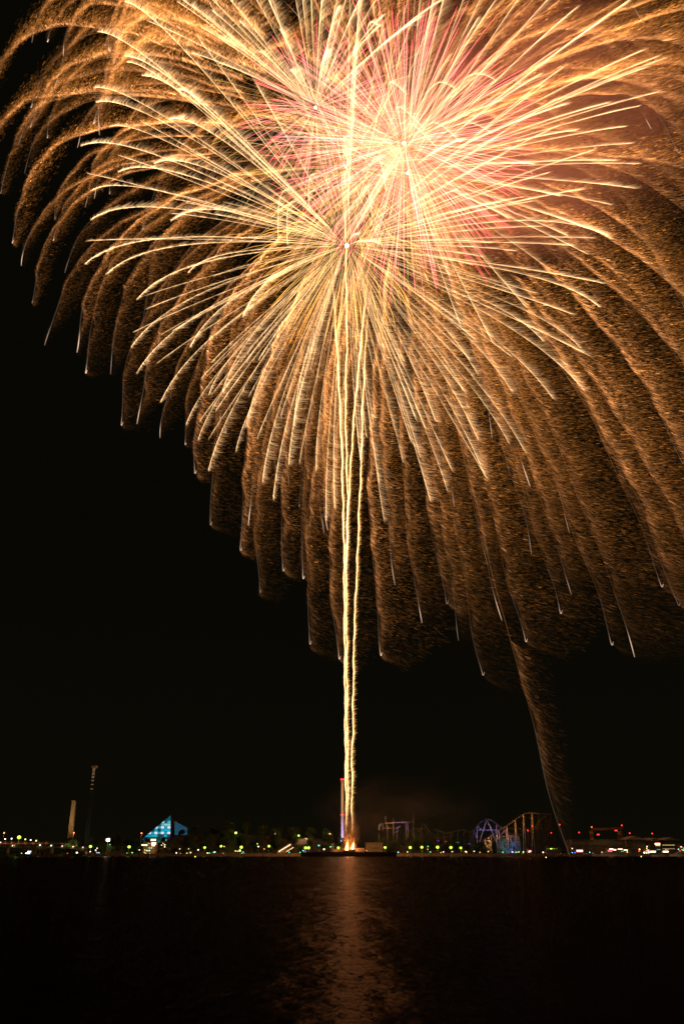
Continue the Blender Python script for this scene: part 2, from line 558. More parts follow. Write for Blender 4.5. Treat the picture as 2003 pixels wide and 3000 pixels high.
peony("peony_firework_burst", "amber firework with drooping hair-thin rays around the lowest core", 1016, 720, 930,
      [("amber_rays", 170, 135, AMB, dict(bright=.75, sag=.22, r=.40, wfac=-.05)), ("long_rays", 46, 190, AMB, dict(bright=.45, sag=.12, r=.40))], 2.8)
peony("peony_firework_burst", "small gold firework whose core sits between the three bright ones", 984, 382, 960,
      [("gold_rays", 90, 120, CRM, dict(bright=.35, sag=.06, r=.42)), ("red_rays", 70, 150, PINK, dict(bright=.5, sag=.06, r=.42))], 1.2)
for e in (willowA, willowB, w1, w2, w3, w4): local(e)

# ------------------------------------------------------------------ the four rising tails
TAILS = {
    "leftmost wavering rising tail of cream fire": [(1013, 2436), (1013, 2344), (1011, 2187), (1010, 2031), (1008, 1796), (1007, 1600), (1004, 1500), (1002, 1400), (1000, 1300), (996, 1230),
          (993, 1150), (990, 1080), (985, 1000), (980, 920), (975, 830), (969, 770)],
    "rising tail just right of the leftmost, reaching straight up to the lowest core": [(1016, 2420), (1018, 2344), (1016, 2110), (1014, 1835), (1013, 1700), (1015, 1600), (1018, 1480), (1015, 1380), (1012, 1275), (1011, 1172), (1012, 1118), (1016, 968),
          (1014, 900), (1013, 800), (1012, 720), (1011, 600), (1011, 500)],
    "third rising tail, leaving the others halfway and leaning right at the top": [(1012, 1700), (1017, 1530), (1024, 1394), (1029, 1326), (1031, 1275), (1036, 1223), (1040, 1162), (1046, 1118), (1052, 1053), (1057, 985),
          (1066, 920), (1070, 865), (1076, 800)],
    "rightmost rising tail, separate all the way from the second flame": [(1031, 2436), (1029, 2383), (1031, 2305), (1029, 2227), (1033, 2148), (1033, 2070), (1035, 1952), (1037, 1835), (1043, 1698), (1047, 1620),
          (1050, 1513), (1055, 1411), (1058, 1326), (1060, 1206), (1063, 1155), (1067, 1070), (1070, 1002), (1075, 934), (1085, 868)],
}
for k_, (lab, pts) in enumerate(TAILS.items()):
    pts = np.array(pts, float)
    # smooth resampling along height, plus the flutter of the burning composition
    yy = np.arange(pts[0, 1], pts[-1, 1], -4.)
    xx = np.interp(-yy, -pts[:, 1], pts[:, 0])
    ker = np.hanning(13); ker /= ker.sum()
    xx = np.convolve(np.pad(xx, 6, 'edge'), ker, 'valid')
    xx += 1.0 * np.sin(yy / 23. + k_) + .6 * np.sin(yy / 9.7 + 2 * k_)
    Yd = CENTRE_Y + 6 * k_
    P = np.array([at(a, b, Yd) for a, b in zip(xx, yy)])
    f = np.linspace(0, 1, len(P))
    sc = P[:, 2] / 900. * .55 + .55
    S = Streaks()
    puff = 1 + .25 * np.sin(yy / 17. + k_ * 2) + .15 * np.sin(yy / 5.3)
    g = np.clip(f * 14, .15, 1) * np.clip((1 - f) * 5, .12, 1)
    S.add(P, (.95, .75, .8, .8)[k_] * sc * puff, (np.array([1., .60, .29]) * (.8 * g)[:, None])[None], sides=6)
    S.add(P + np.array([.8, 0, 0]) * sc[:, None], (1.25, .8, 1., 1.05)[k_] * sc * puff, (np.array([1., .45, .12]) * (.36 * g)[:, None])[None], sides=6)
    N = int(len(P) * 9)
    i = R.integers(0, len(P), N)
    life = R.gamma(2.2, .24, N) * np.where(R.random(N) < .10, 1.7, 1)
    life = np.minimum(life, .95)
    K = 5
    tau = np.linspace(0, 1, K)[None] * life[:, None]
    ke = 1.8
    push = np.array([0, 0, 9.]) + R.normal(0, 1.6, (N, 3))
    b0 = P[i] + R.normal(0, .5, (N, 3)) + np.array([0, 0, 1.]) * R.uniform(-2, 2, N)[:, None]
    q = b0[:, None] + push[:, None] * ((1 - np.exp(-ke * tau)) / ke)[..., None] + (WIND * 1.2)[None, None] * (tau - .35 * (1 - np.exp(-ke * tau)) / ke)[..., None]
    hb = .17 * (.5 + R.random(N)) * g[i]
    S.add(q, .5, (hb[:, None] * np.linspace(1, .12, K))[..., None] * np.array([1., .46, .14]))
    o = S.build("rising_tail")
    tag(o, lab, "firework trail")

# ------------------------------------------------------------------ smoke, lit by added spots near the bursts
def smoke_material(name, dens, scale, col=(.75, .7, .65), th=(.42, .7)):
    m = bpy.data.materials.new(name); m.use_nodes = True
    n = m.node_tree; n.nodes.clear()
    g = n.nodes.new("ShaderNodeTexCoord")
    t = n.nodes.new("ShaderNodeTexNoise"); t.inputs["Scale"].default_value = scale; t.inputs["Detail"].default_value = 3
    n.links.new(g.outputs["Object"], t.inputs["Vector"])
    mr = n.nodes.new("ShaderNodeMapRange"); mr.inputs[1].default_value = th[0]; mr.inputs[2].default_value = th[1]; mr.inputs[3].default_value = .12
    n.links.new(t.outputs["Fac"], mr.inputs[0])
    # thins out toward the rim of the cloud
    ln = n.nodes.new("ShaderNodeVectorMath"); ln.operation = 'LENGTH'
    n.links.new(g.outputs["Object"], ln.inputs[0])
    rim = n.nodes.new("ShaderNodeMapRange"); rim.interpolation_type = 'SMOOTHSTEP'
    rim.inputs[1].default_value = 1.0; rim.inputs[2].default_value = .25; rim.inputs[3].default_value = 0; rim.inputs[4].default_value = 1
    n.links.new(ln.outputs["Value"], rim.inputs[0])
    mu = n.nodes.new("ShaderNodeMath"); mu.operation = 'MULTIPLY'
    n.links.new(mr.outputs[0], mu.inputs[0]); n.links.new(rim.outputs[0], mu.inputs[1])
    m2 = n.nodes.new("ShaderNodeMath"); m2.operation = 'MULTIPLY'; m2.inputs[1].default_value = dens
    n.links.new(mu.outputs[0], m2.inputs[0])
    v = n.nodes.new("ShaderNodeVolumePrincipled"); v.inputs["Color"].default_value = (*col, 1)
    v.inputs["Anisotropy"].default_value = 0.0
    n.links.new(m2.outputs[0], v.inputs["Density"])
    o = n.nodes.new("ShaderNodeOutputMaterial"); n.links.new(v.outputs[0], o.inputs["Volume"])
    return m


def smoke(label, c, rad, mat):
    me = MB().ball((0, 0, 0), 1.0, nu=20, nv=12).mesh("smoke")
    o = link("smoke", me, mat, None, tuple(c))
    o.scale = rad
    tag(o, label, "smoke", kind="stuff")
    return o


smoke("brown smoke drifting right behind the bursts in the upper sky", at(1480, 330, 1620), (620, 300, 620), smoke_material("burst_smoke", .0034, 2.2))
smoke("added smoke cloud filling in a peach glow behind the bright burst cores", at(1040, 470, 1480), (330, 150, 330), smoke_material("core_glow_fill", .0042, 2.0, th=(.35, .7)))  # added cloud: imitates the overexposed bloom around the cores and fills dark gaps
smoke("thin smoke creeping right from the launch flames", at(1180, 2390, 1000), (120, 40, 52), smoke_material("launch_smoke", .0022, 2.5))


def spot(name, loc, target, energy, col, radius, angle=40):
    d = bpy.data.lights.new(name, 'SPOT'); d.energy = energy; d.color = col; d.shadow_soft_size = radius
    d.spot_size = math.radians(angle); d.spot_blend = .6
    o = bpy.data.objects.new(name, d); o.location = loc
    o.rotation_euler = (Vector(target) - Vector(loc)).to_track_quat('-Z', 'Y').to_euler(); COL.objects.link(o)
    return o


def point(name, loc, energy, col, radius):
    d = bpy.data.lights.new(name, 'POINT'); d.energy = energy * (5.5 if name == "coaster_glow" else 2.2 if name == "ride_glow" else 1); d.color = col; d.shadow_soft_size = radius
    o = bpy.data.objects.new(name, d); o.location = loc; COL.objects.link(o)
    return o


spot("smoke_spot", at(1240, 380, 1200), at(1440, 260, 1620), 6.5e7, (1, .19, .11), 40, 110)  # added spots, aimed to brighten only the smoke and keep off the water
spot("smoke_spot", at(1010, 520, 1150), at(1040, 480, 1480), 1.2e7, (1, .46, .22), 40, 120)
spot("smoke_spot", at(1600, 260, 1200), at(1680, 330, 1620), 1.7e7, (1, .42, .15), 40, 120)
# ================================================================== the setting
# ------------------------------------------------------------------ water
SHORE = 1010.0
def water_material():
    m = bpy.data.materials.new("sea_water"); m.use_nodes = True
    n = m.node_tree; n.nodes.clear()
    b = n.nodes.new("ShaderNodeBsdfGlossy"); b.inputs["Roughness"].default_value = .29; b.inputs["Color"].default_value = (.9, .88, .85, 1)
    df = n.nodes.new("ShaderNodeBsdfDiffuse"); df.inputs["Color"].default_value = (.003, .004, .004, 1)
    lw = n.nodes.new("ShaderNodeFresnel"); lw.inputs["IOR"].default_value = 1.33
    fm = n.nodes.new("ShaderNodeMath"); fm.operation = 'MULTIPLY'; fm.inputs[1].default_value = .055
    n.links.new(lw.outputs[0], fm.inputs[0])
    mx = n.nodes.new("ShaderNodeMixShader"); n.links.new(fm.outputs[0], mx.inputs[0]); n.links.new(df.outputs[0], mx.inputs[1]); n.links.new(b.outputs[0], mx.inputs[2])
    out = n.nodes.new("ShaderNodeOutputMaterial"); n.links.new(mx.outputs[0], out.inputs[0])
    g = n.nodes.new("ShaderNodeTexCoord")
    h = None
    for sc, str_, st in ((.06, 1.0, (1., .55, 1)), (.22, .45, (1., .7, 1)), (.9, .16, (1, 1, 1))):
        mp = n.nodes.new("ShaderNodeMapping"); mp.inputs["Scale"].default_value = st
        n.links.new(g.outputs["Object"], mp.inputs["Vector"])
        t = n.nodes.new("ShaderNodeTexNoise"); t.inputs["Scale"].default_value = sc; t.inputs["Detail"].default_value = 4
        n.links.new(mp.outputs[0], t.inputs["Vector"])
        mu = n.nodes.new("ShaderNodeMath"); mu.operation = 'MULTIPLY'; mu.inputs[1].default_value = str_
        n.links.new(t.outputs["Fac"], mu.inputs[0])
        if h is None: h = mu.outputs[0]
        else:
            ad = n.nodes.new("ShaderNodeMath"); ad.operation = 'ADD'
            n.links.new(h, ad.inputs[0]); n.links.new(mu.outputs[0], ad.inputs[1]); h = ad.outputs[0]
    bp = n.nodes.new("ShaderNodeBump"); bp.inputs["Strength"].default_value = 1.0; bp.inputs["Distance"].default_value = .85
    n.links.new(h, bp.inputs["Height"]); n.links.new(bp.outputs[0], b.inputs["Normal"])
    return m


wm = MB().add([(-6000, -60, 0), (6000, -60, 0), (6000, 9000, 0), (-6000, 9000, 0)], [(0, 1, 2, 3)])
tag(wm.build("water", water_material()), kind="structure", label="black sea water with a coppery streak of reflected fire")

GROUND = 2.6
M_ground = pmat("park_ground", (.022, .024, .014), .9)
M_conc = pmat("concrete", (.30, .28, .25), .85, scale=.6)
M_dark = pmat("dark_paint", (.016, .016, .016), .7)
M_pole = pmat("galvanised_pole", (.22, .21, .2), .5)
M_steel = pmat("painted_steel", (.36, .36, .36), .45)
M_rust = pmat("weathered_steel", (.09, .065, .05), .6)
M_bark = pmat("bark", (.09, .065, .045), .9)
M_leaf = pmat("foliage", (.032, .068, .018), .7, noise=.5, scale=1.2)
M_cream = pmat("cream_concrete", (.55, .47, .33), .8, scale=.2)
M_roof = pmat("roof_sheet", (.16, .15, .13), .6)
M_hull = pmat("boat_hull", (.55, .5, .42), .4)

g = MB().box(-1500, 1500, SHORE, SHORE + 900, -2, GROUND)
tag(g.build("ground", M_ground), kind="structure", label="flat reclaimed park ground behind the quay")
q = MB().box(-1500, 1500, SHORE - 1.2, SHORE - .004, -2, GROUND + .5)
for i in range(150):
    x = -740 + i * 10
    q.box(x, x + .5, SHORE - 1.5, SHORE - 1.2, .1, GROUND + .8)
tag(q.build("quay_wall", M_conc), "long low concrete quay wall with fender posts along the water", "wall")

# wooded hill, one lumpy sheet
def hill_z(x, y):
    """terrain height over the flat ground"""
    def bump(cx, wx, h): return h * math.exp(-((x - cx) / wx) ** 2)
    prof = bump(-300, 45, 8) + bump(-205, 22, 7) + bump(-175, 60, 17) + bump(-95, 60, 18) + bump(-25, 35, 13) + bump(70, 35, 9) + bump(115, 30, 6)
    depth = 1 / (1 + math.exp(-(y - (SHORE + 55)) / 9.)) * 1 / (1 + math.exp((y - (SHORE + 150)) / 14.))
    return GROUND + .05 + prof * depth


hv, hf = [], []
nx, ny = 90, 24
for j in range(ny):
    for i in range(nx):
        x = -430 + i * 6.8; y = SHORE + 12 + j * 8
        hv.append((x, y, hill_z(x, y) - (0.3 if i in (0, nx - 1) or j in (0, ny - 1) else 0) + .25 * math.sin(x * .7 + y)))
for j in range(ny - 1):
    for i in range(nx - 1):
        a = j * nx + i; hf.append((a, a + 1, a + nx + 1, a + nx))
tag(MB().add(hv, hf).build("hill", M_ground), kind="structure", label="low wooded hill behind the shore")


# ------------------------------------------------------------------ trees
def crown_mesh(seed, rx, rz, n=900):
    rr = random.Random(seed)
    lobes = [(rr.uniform(-.6, .6) * rx, rr.uniform(-.6, .6) * rx, rr.uniform(-.35, .55) * rz, rr.uniform(.38, .62)) for _ in range(9)]
    vs, fs = [], []
    for i in range(n):
        lx, ly, lz, lr = rr.choice(lobes)
        th = math.acos(rr.uniform(-1, 1)); ph = rr.uniform(0, 2 * math.pi); d = lr * rr.uniform(.75, 1.08)
        c = Vector((lx + rx * d * math.sin(th) * math.cos(ph), ly + rx * d * math.sin(th) * math.sin(ph), lz + rz * d * math.cos(th)))
        a = Vector((rr.uniform(-1, 1), rr.uniform(-1, 1), rr.uniform(-1, 1))).normalized()
        b = a.cross(Vector((rr.uniform(-1, 1), rr.uniform(-1, 1), rr.uniform(-1, 1)))).normalized()
        s = rr.uniform(.35, .8)
        k = len(vs)
        vs += [tuple(c + a * s), tuple(c + b * s * .8), tuple(c - a * s), tuple(c - b * s * .8)]
        fs.append((k, k + 1, k + 2, k + 3))
    me = bpy.data.meshes.new("crown"); me.from_pydata(vs, [], fs); me.update(); me.materials.append(M_leaf)
    return me


def trunk_mesh(h, r):
    m = MB().bar((0, 0, -1.5), (0, 0, h * .6), r, 7, r * .6)
    for a in range(5):
        an = a * 1.3
        m.bar((0, 0, h * (.35 + .05 * a)), (math.cos(an) * h * .28, math.sin(an) * h * .28, h * (.68 + .04 * a)), r * .4, 5, r * .12)
    return m.mesh("trunk")


TK = []
for s_, (rx, rz, h) in enumerate([(5.0, 4.2, 9), (4.2, 5.0, 10), (6.0, 4.4, 9), (3.6, 4.0, 7)]):
    tm = trunk_mesh(h, .35); tm.materials.append(M_bark)
    TK.append((crown_mesh(s_ + 3, rx, rz), tm, h))


def tree(x, y, z, s, kind, label, group):
    cm, tm, h = TK[kind]
    e = empty("tree", (x, y, z))
    e.rotation_euler = (0, 0, random.uniform(0, 6.28)); e.scale = (s, s, s * random.uniform(.9, 1.15))
    tag(e, label, "tree", group)
    link("trunk", tm, None, e); c = link("crown", cm, None, e); c.location = (0, 0, h * .78)
    return e


for i in range(190):
    y = SHORE + random.choice([46, 54, 62, 74, 88, 104])
    x = -330 + (i * 61.8) % 350 if i < 150 else 45 + (i * 37.7) % 115
    if -266 < x < -246 or (-232 < x < -196 and y < SHORE + 80): continue
    tree(x, y, hill_z(x, y) - .2, random.uniform(.85, 1.25) * (.7 if -232 < x < -190 else 1), random.randrange(4),
         "dark leafy tree in the black wood on the hill behind the shore lamps", "trees of the dark wood")
for i in range(44):
    x = -285 + i * 12.6 + random.uniform(-3, 3)
    if -8 < x < 70: continue
    if x > 175: continue
    y = SHORE + random.uniform(24, 40)
    tree(x, y, GROUND, random.uniform(.55, .85), random.randrange(4),
         "small dark tree in the row between the shore lamps and the wood", "trees of the front row")
for i, px in enumerate([165, 180, 196, 212, 228, 243, 258, 272, 288]):
    y = SHORE + 46
    tree(xat(px, y), y, GROUND, 1.0 + .35 * math.sin(i / 8 * math.pi), i % 4,
         "bushy dark tree of the clump at the foot of the cream pylon", "trees below the pylon")


# ------------------------------------------------------------------ lamps
GREENY = (.80, 1.0, .16); WARM = (1, .72, .42); ORNG = (1, .42, .10); REDC = (1, .03, .03); WHT = (1, .92, .85)
GRN = (.15, 1.0, .25); YLW = (1, .8, .15); CYN = (.2, .9, 1); BLU = (.08, .12, 1); VIO = (.55, .3, 1); PNK = (1, .45, .45); TEA = (.1, 1, .6)
ZONES = [(100, "beside the bridge"), (200, "left of the pylon"), (300, "between pylon and floodlight"), (400, "right of the floodlight"),
         (470, "below the glass pyramid"), (560, "by the long hut"), (660, "left of the hill"), (800, "at the hill foot"),
         (870, "beside the stairway"), (935, "around the hilltop terrace"), (1060, "by the launch flames"), (1240, "right of the pier"), (1400, "left of the coaster"), (1560, "under the coaster"),
         (1700, "beside the lit bus"), (1860, "by the excursion boat"), (2100, "by the gabled halls")]
ORD = ["first", "second", "third", "fourth", "fifth", "sixth", "seventh", "eighth", "ninth", "tenth", "eleventh", "twelfth"]
CNAME = {GREENY: "yellow-green", WARM: "warm white", ORNG: "orange", REDC: "red", WHT: "white", GRN: "green", YLW: "yellow", CYN: "pale blue", BLU: "deep blue", VIO: "violet", PNK: "pinkish", TEA: "teal"}


def zone(px): return next(z for lim, z in ZONES if px < lim)


def lamp_base(px, py, Y, size, col, strength, ground, name, pole=True, arm=False):
    x = xat(px, Y, zat(py, Y)); z = zat(py, Y)
    e = empty(name, (x, Y, ground))
    h = z - ground
    if h > .3:
        m = MB().bar((0, 0, 0), (0, 0, h - size * .6), .11 + .05 * size, 6, .09)
        m.bar((0, 0, 0), (0, 0, .5), .28, 8)
        m.build("pole", M_pole, e)
    b = MB().ball((0, 0, h), size, .85)
    b.build("lamp_globe", emat(col, strength), e)
    cp = MB().bar((0, 0, h + size * .8), (0, 0, h + size * .8 + .25), size * .6, 8, size * .2)
    cp.build("lamp_cap", M_pole, e)
    return e, (x, Y, z)


# the big yellow-green lamps (px, py, depth behind the quay, ground lift)
BIG = [(57, 2453, -12, 5.5), (266, 2480, 14, 4.), (379, 2481, 16, 4.), (600, 2483, 18, 3), (648, 2479, 20, 3), (707, 2482, 14, 4.2), (788, 2479, 20, 3.2),
       (895, 2484, 12, 4), (904, 2484, 12, 4), (991, 2484, 14, 3.6), (1128, 2483, 12, 3), (1201, 2483, 12, 4), (1235, 2482, 14, 3.6), (1281, 2482, 12, 4.2), (1320, 2483, 12, 3.9), (1349, 2484, 12, 3.4)]
BIGL = ["largest yellow-green street lamp, above the bridge railing at the far left", "yellow-green lamp between the cream pylon and the white floodlight",
        "yellow-green lamp right of the white floodlight, in front of dark trees", "small yellow-green lamp glowing inside foliage on the quay left of the hill", "yellow-green lamp on a thin pole left of the flaring hill-foot lamp",
        "flaring yellow-green lamp directly below the lone hilltop lamp", "yellow-green lamp left of the lamplit stairway", "left of the touching pair of yellow-green lamps right of the stairway",
        "right of the touching pair of yellow-green lamps right of the stairway", "yellow-green lamp just left of the launch flames", "faint yellow-green lamp right of the dark box building by the pier",
        "first flaring yellow-green lamp right of the launch pier", "second flaring yellow-green lamp right of the pier, beside a lit tree", "brightest yellow-green lamp right of the pier, middle of its row",
        "fourth yellow-green lamp of the row right of the pier", "last and smallest yellow-green lamp of the row before the coaster"]
for (px, py, dy, st), lb in zip(BIG, BIGL):
    Y = SHORE + dy if dy > 0 else SHORE - 40
    gr = GROUND if dy > 0 else 14.6
    size = .55 + .28 * st
    e, p = lamp_base(px, py, Y, size, (.66, 1.0, .07), 2.4, gr, "street_lamp")
    tag(e, lb, "street lamp", "yellow-green shore lamps")
    point("lamp_glow", (p[0], p[1] - size - .6, p[2] + .3), 420 * st, (.55, 1, .08), .5)
for px, py, st, col, lb in [(691, 2440, 3.5, GREENY, "lone yellow-green lamp high on the wooded hill"), (875, 2448, 2.4, GREENY, "yellow-green lamp on the hilltop terrace above the stairway"),
                            (805, 2444, 1.6, WARM, "small warm white lamp on the dark hill above the stairway"), (966, 2443, 1.6, ORNG, "small orange lamp on the hill left of the tall lit tower")]:
    Y = SHORE + 58
    x = xat(px, Y)
    e, p = lamp_base(px, py, Y, .5 + .28 * st, col, 2.6, hill_z(x, Y) - .2, "street_lamp")
    tag(e, lb, "street lamp")
    point("lamp_glow", (p[0], p[1] - 2, p[2] + .3), 300 * st, (.55, 1, .08) if col == GREENY else col, .5)

# white floodlight
e, p = lamp_base(317, 2461, SHORE + 20, 2.1, (1, .86, .66), 14.0, GROUND, "floodlight")
tag(e, "dazzling white floodlight on a mast, the brightest lamp on the shore", "floodlight")
point("lamp_glow", (p[0], p[1] - 4, p[2]), 6000, (1, .72, .42), 1.5)

# tall orange-topped posts
for px, py, lb in [(13, 2440, "slim post with an orange-red light at the far left of the bridge"), (217, 2440, "slim post with an orange-red light right beside the cream pylon"),
                   (415, 2441, "slim post with an orange-red light left of the pyramid's foot")]:
    e, p = lamp_base(px, py, SHORE + 30, .85, (1, .22, .06), 5.0, GROUND, "light_post")
    tag(e, lb, "light post", "orange-topped posts")
    point("lamp_glow", (p[0], p[1] - 1.2, p[2] - 2.5), 900, (1, .25, .05), .3)

# all the little lights of the promenade: px, py, colour, size
SMALL = [(285, 2485, WARM, .7), (281, 2491, WHT, .8), (265, 2495, WHT, .6), (285, 2498, VIO, .6), (291, 2498, GRN, .6), (226, 2498, WARM, 1.2), (131, 2501, REDC, .6),
         (198, 2500, REDC, .6), (64, 2500, YLW, .5), (30, 2503, YLW, .6), (40, 2503, YLW, .7), (14, 2503, YLW, .5), (102, 2500, ORNG, .4), (323, 2474, GRN, .45), (388, 2498, GRN, .6), (373, 2499, GRN, .35),
         (409, 2490, WARM, .6), (425, 2490, GREENY, .5), (431, 2492, PNK, .85), (438, 2492, PNK, .85), (424, 2497, YLW, .45), (427, 2501, WHT, .8), (439, 2501, GRN, .8),
         (438, 2484, GRN, .5), (444, 2484, TEA, .5), (478, 2471, ORNG, .6), (483, 2475, WARM, .75), (483, 2481, WARM, .7), (474, 2476, YLW, .5), (487, 2461, GRN, .4),
         (527, 2487, WARM, .5), (553, 2487, WARM, .4), (517, 2499, WHT, .7), (529, 2501, PNK, .6), (548, 2500, YLW, .6), (559, 2497, WARM, .6), (558, 2501, WHT, .6), (581, 2490, WHT, .8),
         (608, 2499, WARM, .75), (614, 2499, GRN, .5), (626, 2497, TEA, .5), (630, 2496, WHT, .6), (657, 2480, WARM, .5), (654, 2501, PNK, .7), (614, 2461, GRN, .5),
         (703, 2492, WARM, 1.3), (690, 2493, YLW, .6), (696, 2494, YLW, .5), (709, 2500, GRN, .5), (715, 2501, CYN, .5), (713, 2496, GRN, .5), (758, 2469, GRN, .7),
         (754, 2472, GREENY, .5), (757, 2480, WARM, .9), (774, 2487, ORNG, .55), (888, 2492, CYN, .6), (894, 2491, BLU, .45), (891, 2497, WHT, .7), (879, 2497, GRN, .5),
         (868, 2462, ORNG, .6), (873, 2460, ORNG, .5), (895, 2456, PNK, .5), (898, 2458, YLW, .5), (890, 2462, YLW, .5), (897, 2449, ORNG, .5), (907, 2448, ORNG, .5), (915, 2462, GREENY, .9),
         (934, 2477, TEA, .8), (847, 2497, TEA, .55), (949, 2488, WARM, 1.1), (968, 2481, GRN, .6), (1004, 2454, YLW, .45), (1073, 2492, ORNG, .7), (1125, 2482, WARM, .5),
         (1166, 2497, CYN, .65), (1193, 2496, WARM, .65), (1253, 2480, GRN, .6), (1252, 2488, ORNG, .5), (1260, 2496, GRN, .5), (1291, 2498, ORNG, .5), (1298, 2496, WHT, .6),
         (1324, 2495, WARM, .6), (1363, 2495, WARM, .8), (1366, 2496, YLW, .6), (1388, 2494, WHT, .6), (1405, 2497, ORNG, .5), (1429, 2495, YLW, .5), (1472, 2497, GRN, .6), (1500, 2496, VIO, 1.0), (1511, 2497, GRN, .7),
         (1519, 2496, YLW, .6), (1532, 2496, GREENY, .7), (1530, 2501, CYN, .5), (1590, 2497, WARM, .9), (1642, 2501, CYN, .5), (1675, 2486, WARM, .7), (1671, 2504, BLU, .7), (1678, 2504, BLU, .8),
         (1683, 2498, BLU, .7), (1675, 2498, CYN, .4), (1709, 2501, CYN, .45), (1717, 2501, GRN, .45), (1726, 2497, CYN, .5), (1735, 2501, CYN, .5), (1763, 2497, WARM, .9), (1836, 2496, YLW, .6), (1872, 2488, YLW, .8),
         (1871, 2493, REDC, 1.1), (1894, 2480, WARM, .7), (1893, 2485, YLW, .6), (1886, 2498, WARM, 1.3), (1899, 2497, WARM, 1.2), (1893, 2499, WARM, .7),
         (1949, 2490, WARM, .7), (1955, 2490, YLW, .5), (1990, 2493, REDC, .8), (1992, 2481, ORNG, .7), (1986, 2488, CYN, .6), (1996, 2489, GRN, .5), (2000, 2491, GREENY, .6)]
seen = {}
protos = {}
for px, py, col, size in sorted(SMALL, key=lambda a: a[0]):
    Y = SHORE + 6 + (2500 - py) * .9 if py < 2499 else SHORE + 1.5
    key = (zone(px), CNAME[col]); seen[key] = seen.get(key, 0) + 1
    tot = sum(1 for a in SMALL if (zone(a[0]), CNAME[a[2]]) == key)
    which = "" if tot == 1 else (ORD[seen[key] - 1] + " from left of the ")
    noun = "light" if tot == 1 else "lights"
    gr = GROUND if py > 2470 else min(hill_z(xat(px, Y + 30), Y + 30) - .2, zat(py, Y + 30) - 2)
    if py <= 2470: Y += 30
    e, p = lamp_base(px, py, Y, size * .78 + .12, col, 3.2, min(gr, zat(py, Y) - .35), "promenade_light")
    tag(e, f"{which}small {CNAME[col]} {noun} {zone(px)}".strip()[:110], "light", "promenade lights along the shore")

# ------------------------------------------------------------------ lamplit stairway
st = empty("stairway", (xat(832, SHORE + 20), SHORE + 20, GROUND))
ox, oy = xat(817, SHORE + 20), SHORE + 20
a0 = at(812, 2497, SHORE + 20); a1 = at(854, 2469, SHORE + 46)
ms = MB(); n_st = 34
for i in range(n_st):
    f0 = i / n_st
    p0 = a0 + (a1 - a0) * f0; p1 = a0 + (a1 - a0) * (i + 1) / n_st
    ms.box(p0[0], p1[0] + .01, p0[1] - 3, p0[1] + 4, GROUND + .01, p1[2] - .4)
o = ms.build("steps", M_conc, st); o.location = -np.array(st.location)
mr_ = MB().bar(a0 + np.array([0, -3.2, 1.6]), a1 + np.array([0, -3.2, 1.6]), .12)
for i in range(14):
    p0 = a0 + (a1 - a0) * i / 13.; mr_.bar(p0 + np.array([0, -3.2, -.6]), p0 + np.array([0, -3.2, 1.6]), .07)
o = mr_.build("handrail", M_rust, st); o.location = -np.array(st.location)
tag(st, "straight stairway climbing the hill, edged with a rising row of small warm lights", "stairs")
for i in range(8):
    f0 = i / 7.
    px, py = 818 + f0 * 31, 2494 - f0 * 19
    Y = SHORE + 16.
    e, p = lamp_base(px, py, Y, .75, (1, .66, .32), 3.2, max(GROUND, zat(py, Y) - 1.2), "step_light")
    tag(e, "small round step light, " + (ORD[i] if i < 7 else "topmost") + (" from the bottom" if i < 7 else "") + " of the long rising row", "step light", "lights of the long stair row")
    if i % 2 == 0: point("lamp_glow", (p[0], p[1] - .8, p[2] + 1.2), 120, (1, .5, .2), .3)
for i, (px, py) in enumerate([(841, 2494), (845, 2491), (850, 2488), (854, 2486), (858, 2483)]):
    Y = SHORE + 14.
    e, p = lamp_base(px, py, Y, .6, (1, .62, .25), 2.6, max(GROUND, zat(py, Y) - 1.2), "step_light")
    tag(e, "small round step light, " + ORD[i] + " from the bottom of the short lower row", "step light", "lights of the short stair row")

# hilltop terrace above the stairs
Yt = SHORE + 60
tr = MB().box(xat(866, Yt), xat(912, Yt), Yt - 2, Yt + 10, hill_z(xat(890, Yt), Yt) - 3, zat(2459, Yt))
for i in range(12):
    x = xat(866 + i * 4.1, Yt); tr.box(x, x + .2, Yt - 2.3, Yt - 2.05, zat(2459, Yt) - .5, zat(2459, Yt) + 1.2)
tr.box(xat(866, Yt), xat(912, Yt), Yt - 2.36, Yt - 2.3, zat(2459, Yt) + 1.1, zat(2459, Yt) + 1.25)
tag(tr.build("viewing_terrace", M_conc), "small railed viewing terrace on the hill above the stairway", "terrace")
point("lamp_glow", (xat(890, Yt), Yt - 6, zat(2450, Yt)), 900, (1, .5, .25), .5)

# ------------------------------------------------------------------ cream pylon and bridge
def prism_tower(name, mat, px0, px1, ptop0, ptop1, rowb, rowt, Y, dy, parent):
    zb, zt = zat(rowb, Y), zat(rowt, Y)
    xb0, xb1, xt0, xt1 = xat(px0, Y, zb), xat(px1, Y, zb), xat(ptop0, Y, zt), xat(ptop1, Y, zt)
    m = MB().add([(xb0, Y, zb), (xb1, Y, zb), (xb1, Y + dy, zb), (xb0, Y + dy, zb), (xt0, Y, zt), (xt1, Y, zt), (xt1, Y + dy, zt), (xt0, Y + dy, zt)],
                 [(0, 3, 2, 1), (4, 5, 6, 7), (0, 1, 5, 4), (1, 2, 6, 5), (2, 3, 7, 6), (3, 0, 4, 7)])
    return m.build(name, mat, parent)


